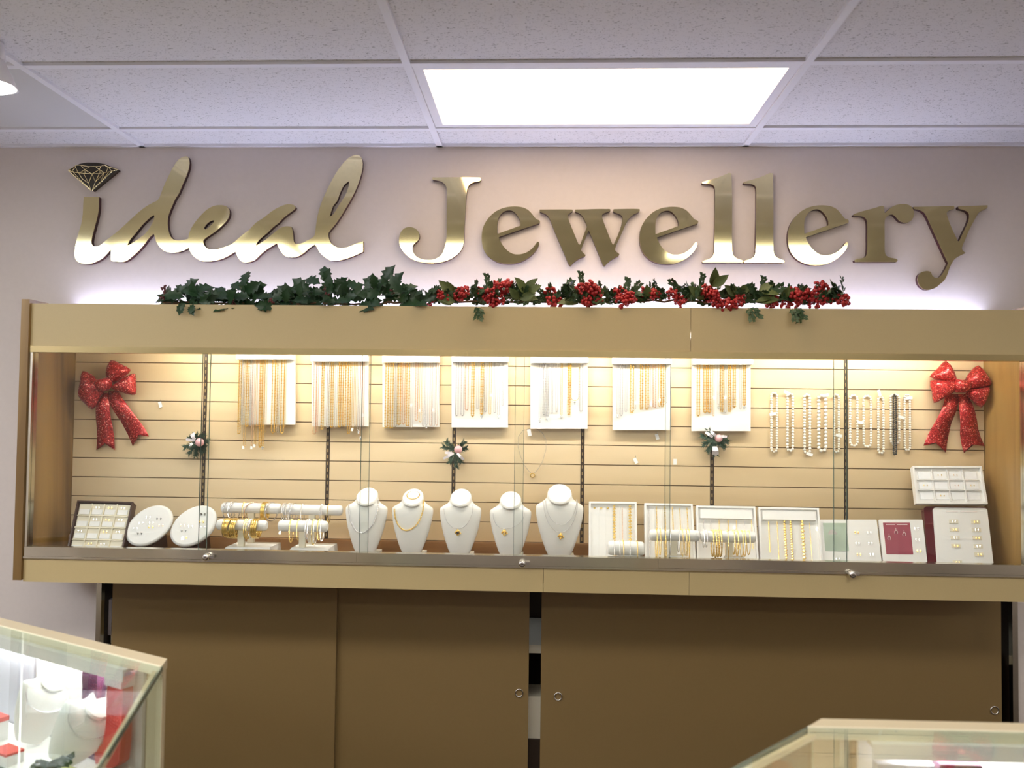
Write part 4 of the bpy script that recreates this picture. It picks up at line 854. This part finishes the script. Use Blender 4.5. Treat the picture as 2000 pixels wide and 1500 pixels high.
# ---- evergreen picks with pink balls
def pick(px, py, seed, dirs, label, ball, ribs):
    rnd = random.Random(seed); Y = CB-.025; c = P(px, py, Y)
    t = thing('evergreen_pick', (c.x, CB, c.z-.04), label, 'christmas ornament', 'evergreen picks on the slotted posts')
    for (dx, dz, L) in dirs:
        d = Vector((dx, 0, dz)).normalized(); tip = c+d*L; mb = MB(); mb.tube([c+Vector((0, .01, 0)), tip], .0016, 5)
        n = 64
        for j in range(n):
            b = c.lerp(tip, .12+.88*j/n); a = rnd.uniform(-1.1, 1.1); side = rnd.choice((-1, 1))
            nd = (d*.7+Vector((-d.z, 0, d.x))*side*rnd.uniform(.3, 1)+Vector((0, -rnd.uniform(-.4, .7), 0))).normalized(); l_ = rnd.uniform(.012, .022); w_ = Vector((nd.z, .3, -nd.x)).normalized()*.0022
            mb.add([b-w_, b+w_, b+nd*l_], [(0, 1, 2)]); mb.add([b-w_+Vector((0, .001, 0)), b+nd*l_, b+w_], [(0, 1, 2)])
        mb.build('fir_sprig', FIR, t, fix=False)
    bc = P(px+ball[0], py+ball[1], Y-.02); MB().sphere(bc, ball[2]*Y/F, 16, 10).build('pink_ball', PINK, t)
    for (rx, ry, ex, ey) in ribs:
        a = P(px+rx, py+ry, Y-.03); b = P(px+ex, py+ey, Y-.026); d = (b-a); w_ = Vector((-d.z, 0, d.x)).normalized()*.0042
        mid = a.lerp(b, .5)+Vector((0, -.008, 0)); th = Vector((0, .0012, 0))
        mb = MB(); mb.hexa([a-w_, mid-w_*1.3, mid+w_*1.3, a+w_, a-w_+th, mid-w_*1.3+th, mid+w_*1.3+th, a+w_+th]); mb.hexa([mid-w_*1.3, b-w_, b+w_, mid+w_*1.3, mid-w_*1.3+th, b-w_+th, b+w_+th, mid+w_*1.3+th]); mb.build('ribbon', RIBW, t)
    return t, c
fan = [(math.cos(a), math.sin(a), l_) for a, l_ in ((0.2, .045), (.9, .045), (1.6, .035), (2.4, .035), (3.5, .048), (4.1, .05), (4.7, .05), (5.4, .045), (5.9, .04))]
t, c = pick(383, 866, 1, fan, 'evergreen pick with pink ball and silver star flower near the left bow', (7, -2, 8.5), [(-2, -8, -10, -18), (-6, -6, -20, -8), (-4, -4, -5, -21), (-7, 0, -12, 5)])
MB().sphere(P(372, 871, CB-.05), .0065, 10, 6).build('silver_ball', CSIL, t); MB().sphere(P(377, 861, CB-.05), .005, 8, 5).build('silver_ball', CSIL, t)
pick(889, 881, 2, [(math.cos(a), math.sin(a), l_) for a, l_ in ((.25, .045), (.8, .05), (2.3, .05), (2.8, .05), (4.3, .05), (4.8, .062), (5.2, .05))], 'evergreen pick with pink ball and two pale ribbon ends under the fourth board', (6, -3, 8), [(-3, 4, -23, 15), (4, 4, 17, 17), (-6, 4, -20, 3)])
t, c = pick(1396, 858, 3, [(math.cos(a), math.sin(a), l_) for a, l_ in ((-.2, .05), (.1, .045), (-.7, .05), (3.6, .05), (4.2, .055), (4.8, .06), (2.9, .05), (2.2, .045))], 'evergreen pick with pale ribbon and pink ball just under the seventh board', (8, -2, 7.5), [(-4, -4, -18, -14), (2, -6, -8, -16), (10, -6, 24, -5), (0, 14, 2, 32), (2, 14, 6, 30), (-2, 14, -3, 30)])

# ---- garlands on the cabinet roof
def holly_leaf_mesh(name, m, spikes=True, fold=.35):
    out = [(0,0),(.16,.10),(.24,.24),(.40,.17),(.46,.33),(.60,.20),(.70,.28),(.82,.12),(1.0,0)] if spikes else [(0,0),(.2,.14),(.4,.24),(.6,.24),(.8,.15),(1,0)]
    vs = []; fs = []; n = len(out)
    for x, w_ in out:
        bend = -.25*x*x
        vs += [(x, w_, abs(w_)*fold+bend), (x, 0, bend), (x, -w_, abs(w_)*fold+bend)]
    for i in range(n-1):
        a = 3*i; fs += [(a, a+1, a+4, a+3), (a+1, a+2, a+5, a+4)]
    k = len(vs); vs += [(x, y, z-.02) for x, y, z in vs]; fs += [tuple(q+k for q in reversed(f)) for f in fs]
    mb = MB().add(vs, fs, True); me = mb.mesh(name); me.materials.append(m); return me
H1 = holly_leaf_mesh('holly_leaf', HOLLY); L2 = holly_leaf_mesh('leaf', LEAF2, False); L3_ = holly_leaf_mesh('leaf', LEAFD, False)
def cluster_mesh(name, n, R, r, m, seed):
    rnd = random.Random(seed); mb = MB()
    for k in range(n):
        d = Vector((rnd.gauss(0, 1), rnd.gauss(0, 1), rnd.gauss(0, 1))).normalized(); mb.sphere(d*R*rnd.uniform(.5, 1), r*rnd.uniform(.85, 1.15), 6, 4)
    me = mb.mesh(name); me.materials.append(m); return me
BC = [cluster_mesh('berry_cluster', 26, .023, .0062, BERRY, s_) for s_ in (1, 2, 3)]; BD = cluster_mesh('berry_cluster', 9, .014, .005, BERRYD, 5)
def sprig_mesh(seed):
    rnd = random.Random(seed); mb = MB(); mb.tube([(0,0,0),(.5,.03,.05),(1,0,0)], .012, 4)
    for k in range(16):
        x = .15+.85*k/16; s_ = 1 if k % 2 else -1; a = rnd.uniform(.5, 1.1); l_ = rnd.uniform(.2, .34); b = Vector((x, 0, .03)); d = Vector((math.cos(a), s_*math.sin(a), rnd.uniform(-.4, .6))); w_ = Vector((-d.y, d.x, .2)).normalized()*.11
        mb.add([b, b+d*l_*.5+w_, b+d*l_, b+d*l_*.5-w_], [(0, 1, 2, 3)]); mb.add([b+Vector((0, 0, -.01)), b+d*l_*.5-w_+Vector((0, 0, -.01)), b+d*l_+Vector((0, 0, -.01)), b+d*l_*.5+w_+Vector((0, 0, -.01))], [(0, 1, 2, 3)])
    me = mb.mesh('leafy_sprig'); me.materials.append(LEAFD); return me
SP = [sprig_mesh(1), sprig_mesh(2)]
def orient(loc, dirv, roll_, scale):
    x = Vector(dirv).normalized(); up = Vector((0, -1, .3)); y = up.cross(x)
    if y.length < 1e-3: y = Vector((1, 0, 0))
    y.normalize(); z = x.cross(y); R_ = Matrix((x, y, z)).transposed().to_4x4()
    return Matrix.Translation(loc) @ R_ @ Matrix.Rotation(roll_, 4, 'X') @ Matrix.Scale(scale, 4)
GYc = CF+.055
rnd = random.Random(11)
def gstem(parent, x0, x1, f, seed):
    r_ = random.Random(seed); pts = []
    for k in range(41):
        px = x0+(x1-x0)*k/40; pts.append(P(px, f(px)+r_.uniform(-3, 3), GYc+r_.uniform(-.01, .01)))
    MB().tube(pts, .004, 6).build('stem', TWIG, parent)
topz = 1.9245
b = P(570, 600, GYc); hg = thing('holly_garland', (b.x, b.y, topz), 'dark green holly garland lying on the left half of the cabinet roof', 'garland', 'garlands on the cabinet roof')
gstem(hg, 318, 835, lambda x: 592, 3)
hump = [(318,560),(350,552),(390,568),(450,572),(480,548),(520,572),(570,568),(600,545),(640,540),(690,548),(735,542),(770,548),(800,566),(830,585)]
def hat(px):
    for i in range(len(hump)-1):
        if hump[i][0] <= px <= hump[i+1][0]:
            f = (px-hump[i][0])/(hump[i+1][0]-hump[i][0]); return hump[i][1]*(1-f)+hump[i+1][1]*f
    return 580
for k in range(190):
    px = 330+(824-330)*k/189+rnd.uniform(-6, 6); f = rnd.random(); top = hat(px); py = 601-(601-top-9)*f
    if px < 345: py = max(py, 585)
    a = rnd.uniform(.2, 2.9); q = P(px, py, GYc+rnd.uniform(-.05, .05))
    inst(H1, 'holly_leaf', hg, orient(q, (math.cos(a)*rnd.choice((1, 1, .7)), rnd.uniform(-.8, .3), abs(math.sin(a))*.55*(1 if f > .3 else .3)+rnd.uniform(-.3, .2)), rnd.uniform(-.6, .6), rnd.uniform(.050, .085)))
for (px, py) in ((355,600),(370,603),(378,598),(362,596)): inst(H1, 'holly_leaf', hg, orient(P(px, py-4, CF-.012), (rnd.uniform(-.6, .6), -.5, -.7), rnd.uniform(-.5, .5), .042))
for (px, py) in ((320,562),(324,572),(318,580),(455,590),(530,588),(635,562),(640,575),(738,592),(766,570)): inst(BD, 'berry_cluster', hg, Matrix.Translation(P(px, py, GYc-.04)) @ Matrix.Rotation(rnd.uniform(0, 6), 4, 'Y') @ Matrix.Scale(.75, 4))
b = P(1240, 600, GYc); bg = thing('berry_garland', (b.x, b.y, topz), 'green garland thick with red berry clusters on the right half of the cabinet roof', 'garland', 'garlands on the cabinet roof')
gstem(bg, 825, 1646, lambda x: 588, 4)
CL = [(836,592),(862,575),(868,580),(905,570),(898,576),(935,568),(952,580),(962,590),(958,570),(975,585),(972,556),(992,554),(988,562),(1075,571),(1085,590),(1078,586),(1135,565),(1150,558),(1160,566),(1150,580),(1165,585),(1145,590),(1170,574),(1206,570),(1232,583),(1228,578),(1262,571),(1280,573),(1313,575),(1373,565),(1385,570),(1392,580),(1380,576),(1400,592),(1445,585),(1440,592),(1505,590),(1500,582),(1545,572),(1560,578),(1552,590),(1535,594),(1580,575),(1600,560),(1610,568),(1605,584),(1618,582),(1590,592),(1645,588),(1330,588),(1215,590),(1420,596)]
for k, (px, py) in enumerate(CL):
    inst(BC[k % 3], 'berry_cluster', bg, Matrix.Translation(P(px, py, GYc-.03+rnd.uniform(-.03, .02))) @ Matrix.Rotation(rnd.uniform(0, 6), 4, 'Y') @ Matrix.Rotation(rnd.uniform(0, 6), 4, 'X') @ Matrix.Scale(rnd.uniform(.85, 1.2), 4))
LF = [(885,578),(1025,575),(1015,585),(1265,585),(1375,585),(1480,572),(1475,590),(1530,585),(1150,590),(1130,593),(890,590),(1390,560),(1440,578)]
for px, py in LF: 
    for s_ in (0, 1, 2): a = rnd.uniform(0, 3.1); inst(L2, 'leaf', bg, orient(P(px, py, GYc-.03+rnd.uniform(-.02, .02)), (math.cos(a), -.5, .5*math.sin(a)-.05), rnd.uniform(-.6, .6), rnd.uniform(.05, .08)))
for k in range(200):
    px = 832+(1645-832)*k/199+rnd.uniform(-8, 8); a = rnd.uniform(-.2, 3.3); py = 592-rnd.random()*18
    if 1035 < px < 1060 or 1185 < px < 1200 or 1345 < px < 1360: py = 590
    inst(SP[k % 2], 'leafy_sprig', bg, orient(P(px, py, GYc+rnd.uniform(-.04, .03)), (math.cos(a), rnd.uniform(-.7, .2), .55*math.sin(a)), rnd.uniform(-1.2, 1.2), rnd.uniform(.045, .07)))
for px, py in ((1137,562),(1368,566),(1488,572),(955,566)): inst(SP[0], 'leafy_sprig', bg, orient(P(px, py, GYc), (rnd.uniform(-.2, .2), -.1, 1), 0, .055))
for px, py in ((930,596),(940,598),(1470,596),(1462,600),(1555,598),(1560,602),(1548,600)):
    inst(SP[1], 'leafy_sprig', bg, orient(P(px, py, CF-.015), (rnd.uniform(-.4, .4), -.35, -.8), rnd.uniform(-1, 1), .055))

# ================================================================== COUNTER SHOWCASES IN FRONT
FRAME = mat('counter_frame', (.60, .52, .36), .4)
def showcase(A, Bd, Dd, Lb, Ld, deck, label, glass_h=.32):
    """A far corner of the top, Bd direction of the glass end edge (towards the shopper), Dd direction of the far edge"""
    A = Vector((A.x, A.y, 0)); Bd = Vector((Bd.x, Bd.y, 0)).normalized(); Dd = Vector((Dd.x, Dd.y, 0)).normalized()
    nin = Vector((-Dd.y, Dd.x, 0)); nin = nin if nin.dot(Bd) > 0 else -nin      # from the far edge into the case
    Z = Vector((0, 0, 1)); pB = A+Bd*Lb; pD = A+Dd*Ld; pC = pB+Dd*Ld
    t = thing('counter_showcase', (A.x, A.y, 0), label, 'showcase', 'glass counter showcases')
    def prism(poly, z0, z1, name, m, par=t):
        n = len(poly); vs = [Vector((p.x, p.y, z0)) for p in poly]+[Vector((p.x, p.y, z1)) for p in poly]
        return MB().add(vs, [tuple(range(n-1, -1, -1)), tuple(range(n, 2*n))]+[(k, (k+1) % n, n+(k+1) % n, n+k) for k in range(n)]).build(name, m, par)
    sh = .60; ins = .004
    prism([A, pB, pC, pD], .05, sh, 'base_cabinet', DOORL)
    prism([A+nin*.02+Dd*.02, pB+Dd*.02, pC, pD+nin*.02], sh+.0005, sh+.004, 'display_floor', CREAM)
    dk = nin*deck; bk = Bd*(deck/max(.2, Bd.dot(nin)))
    prism([A-nin*.002, A+bk, pD+dk, pD-nin*.002], .980, 1.0, 'top_deck', FRAME)
    prism([A+bk+nin*.0003, A+bk+nin*.004+Dd*.0, pD+dk+nin*.004, pD+dk+nin*.0003], .980, 1.0015, 'deck_trim', mat('trim_bright', (.85, .80, .62), .3))
    prism([A+bk+nin*.005, pB, pC, pD+dk+nin*.005], .994, 1.0, 'glass_top', GLASS2)
    prism([A+bk+nin*.012, pB-nin*.01, pB-nin*.01+Dd*.012, A+bk+nin*.012+Dd*.012], .984, .9935, 'end_trim', FRAME)
    q = Vector((-Bd.y, Bd.x, 0)); q = q if q.dot(Dd) > 0 else -q
    e0 = A+Bd*.045; g = [e0, pB-Bd*.002, pB-Bd*.002+q*.006, e0+q*.006]
    prism(g, sh+.0005, .9835, 'end_glass', GLASS2); prism([p-q*.0012 for p in (e0, pB)]+[pB-q*.0002, e0-q*.0002], .988, .9995, 'glass_joint', GEDGE)
    # far corner post, staff side door frame
    prism([A, A+Bd*.04, A+Bd*.04+Dd*.05, A+Dd*.05+nin*.0], sh+.0005, .979, 'corner_post', FRAME)
    for k in range(3):
        a = A+Dd*(.06+.42*k); b = a+Dd*.41; prism([a+nin*.004, b+nin*.004, b+nin*.012, a+nin*.012], sh+.0045, .979, 'rear_door', LAV if k % 2 else WHITE)
    prism([A+Dd*.07+nin*.018, A+Dd*1.3+nin*.018, A+Dd*1.3+nin*.052, A+Dd*.07+nin*.052], .9715, .979, 'lamp_rail', WHITE)
    prism([A+Dd*.07+nin*.0525, A+Dd*1.3+nin*.0525, A+Dd*1.3+nin*.056, A+Dd*.07+nin*.056], .952, .979, 'lamp_shade', WHITE)  # added strip that screens the tube's glare and sends its light down
    l0 = A+Dd*.12+nin*.036; l1 = A+Dd*1.1+nin*.036
    lt = thing('showcase_tube', (l0.x, l0.y, .95), 'slim tube lamp under the deck of the '+('left' if A.x < 0 else 'right')+' counter showcase', 'lamp', 'showcase tube lamps')
    MB().tube([(l0.x, l0.y, .963), (l1.x, l1.y, .963)], .008, 8).build('tube', emit('case_glow', (1, .97, .93), L_CASE), lt)
    MB().box((l0.x-.008, l0.y-.008, .957), (l0.x+.008, l0.y+.008, .971)).build('tube_socket', GRID, lt)
    return t, A, Bd, Dd, nin, prism, sh
A = PZ(325, 1287, 1.0); B_ = PZ(190, 1500, 1.0)-A; D_ = PZ(0, 1207, 1.0)-A
t, A, Bd, Dd, nin, prism, sh = showcase(A, B_, D_, .78, 1.5, .04, 'slant-ended glass counter showcase with two white busts at the lower left')
prism([A+Dd*.02+nin*.30+Bd*.0, A+Bd*.70+Dd*.06, A+Bd*.70+Dd*1.4, A+nin*.30+Dd*1.4], .80, .806, 'glass_shelf', GLASS2) if False else None
prism2 = lambda poly, z0, z1, name, m, par: MB().add([Vector((p.x, p.y, z0)) for p in poly]+[Vector((p.x, p.y, z1)) for p in poly], [tuple(range(len(poly)-1, -1, -1)), tuple(range(len(poly), 2*len(poly)))]+[(k, (k+1) % len(poly), len(poly)+(k+1) % len(poly), len(poly)+k) for k in range(len(poly))]).build(name, m, par)
SZ = .755
def case_shelf(par, u0, u1):
    q = lambda u, v: A+Dd*u+nin*v
    prism2([q(u0, .016), q(u0-.0, .17), q(u1, .17), q(u1, .016)], SZ-.008, SZ, 'inner_shelf', WHITE, par)
    prism2([q(u0, .1705), q(u0, .174), q(u1, .174), q(u1, .1705)], SZ-.009, SZ+.002, 'shelf_lip', GEDGE, par)
def place_bust(W, H, u, v, yaw, roll_, label):
    loc = A+Dd*u+nin*v; loc.z = SZ+W*.36*abs(math.sin(roll_))+.002
    o_ = thing('necklace_bust', (loc.x, loc.y, SZ), label, 'display bust', 'busts in the left counter showcase')
    M_ = Matrix.Translation(loc) @ Matrix.Rotation(yaw, 4, 'Z') @ Matrix.Rotation(roll_, 4, 'Y') @ Matrix.Rotation(-.12, 4, 'X')
    mb = bust_mesh(W, H); mb.v = [tuple(M_ @ Vector(p)) for p in mb.v]; mb.build('bust_form', BUST, o_)
    pts = [M_ @ Vector((W*.75*math.sin(a), bust_front(W, H, W*.75*math.sin(a), H*(.72-.26*math.cos(a)))-.003, H*(.72-.26*math.cos(a)))) for a in [-1.3+2.6*k/20 for k in range(21)]]
    mb = MB(); beads(mb, pts, .0022, .004); mb.build('fine_chain', CSIL, o_, fix=False)
def block(name, u, v, w_, d_, h_, m, label, cat, lidm=None):
    c = A+Dd*u+nin*v; c.z = 0; o_ = thing(name, (c.x, c.y, SZ), label, cat); z0 = SZ+.0005
    p_ = [c-Dd*w_/2-nin*d_/2, c+Dd*w_/2-nin*d_/2, c+Dd*w_/2+nin*d_/2, c-Dd*w_/2+nin*d_/2]
    prism2(p_, z0, z0+h_*.8, 'box_body', m, o_); prism2([c+(p-c)*1.03 for p in p_], z0+h_*.8+.0005, z0+h_, 'box_lid', lidm or m, o_); return o_
case_shelf(t, .02, 1.3)
place_bust(.066, .165, .385, .08, .35, .38, 'white necklace bust leaning in the left counter showcase, the farther left one')
place_bust(.066, .150, .205, .112, .35, .62, 'white necklace bust leaning in the left counter showcase, the nearer right one')
block('jewel_box', .21, .030, .055, .022, .20, PLUM, 'plum jewel box standing at the back of the left counter showcase', 'box')
sp0 = A+Dd*.105+nin*.025; so = thing('stocking_ornament', (sp0.x, sp0.y, SZ), 'red velvet stocking ornament right of the busts in the left counter showcase', 'ornament')
S3 = lambda u, z: Vector((sp0.x, sp0.y, 0))+Dd*u+Vector((0, 0, SZ+.0006+z))
stk = smooth([(-.025,.20),(.022,.20),(.026,.11),(.036,.05),(.062,.03),(.06,.0),(.015,.0),(-.022,.02),(-.027,.11)], 3)
vs = [S3(p.x, max(0, p.y)) for p in stk]; n = len(vs); vs2 = [v+nin*.026 for v in vs]
MB().add(vs+vs2, [tuple(range(n)), tuple(range(2*n-1, n-1, -1))]+[(k, n+k, n+(k+1) % n, (k+1) % n) for k in range(n)]).build('stocking', REDV, so)
cf = [S3(-.029, .18), S3(.029, .18), S3(.029, .206), S3(-.029, .206)]; MB().hexa([p-nin*.004 for p in cf]+[p+nin*.03 for p in cf]).build('cuff', RIBW, so)
block('ring_box', .50, .10, .06, .05, .055, WHITE, 'red-lidded ring box left of the busts in the left counter showcase', 'box', REDV)
block('ring_box', .34, .148, .06, .04, .028, WHITE, 'flat red-lidded ring box before the busts in the left counter showcase', 'box', REDV)
c = A+Dd*.165+nin*.135; gp = thing('evergreen_pick', (c.x, c.y, SZ), 'green sprig on a pale pad low in the left counter showcase', 'christmas ornament')
prism2([c+Dd*x+nin*y for x, y in ((-.045, -.03), (.045, -.03), (.045, .03), (-.045, .03))], SZ+.0005, SZ+.014, 'pad', mat('lime_pad', (.55, .56, .26), .7), gp)
inst(SP[0], 'leafy_sprig', gp, orient(Vector((c.x-.03, c.y, SZ+.022)), (1, 0, .3), 0, .06)); inst(SP[1], 'leafy_sprig', gp, orient(Vector((c.x, c.y, SZ+.022)), (-.6, -.6, .4), 0, .05))

A = PZ(1605, 1404, 1.0); B_ = PZ(1430, 1500, 1.0)-A; D_ = PZ(2000, 1413, 1.0)-A
t, A, Bd, Dd, nin, prism, sh = showcase(A, B_, D_, .62, 1.5, .04, 'slant-ended glass counter showcase with plum boxes at the lower right')
case_shelf(t, -.01, 1.3)
block('jewel_box', .130, .036, .095, .02, .185, LAV, 'lavender-grey upright card box behind the glass of the right counter showcase', 'box')
block('jewel_box', .222, .038, .07, .03, .19, PLUM, 'plum upright box behind the glass of the right counter showcase', 'box', PLUM)
block('ring_box', .31, .038, .08, .03, .18, LAV, 'pale grey box beside the plum box in the right counter showcase', 'box', WHITE)
block('ring_box', -.015, .085, .04, .03, .17, FIR, 'narrow red-topped green box at the slanted end of the right counter showcase', 'box', REDV)
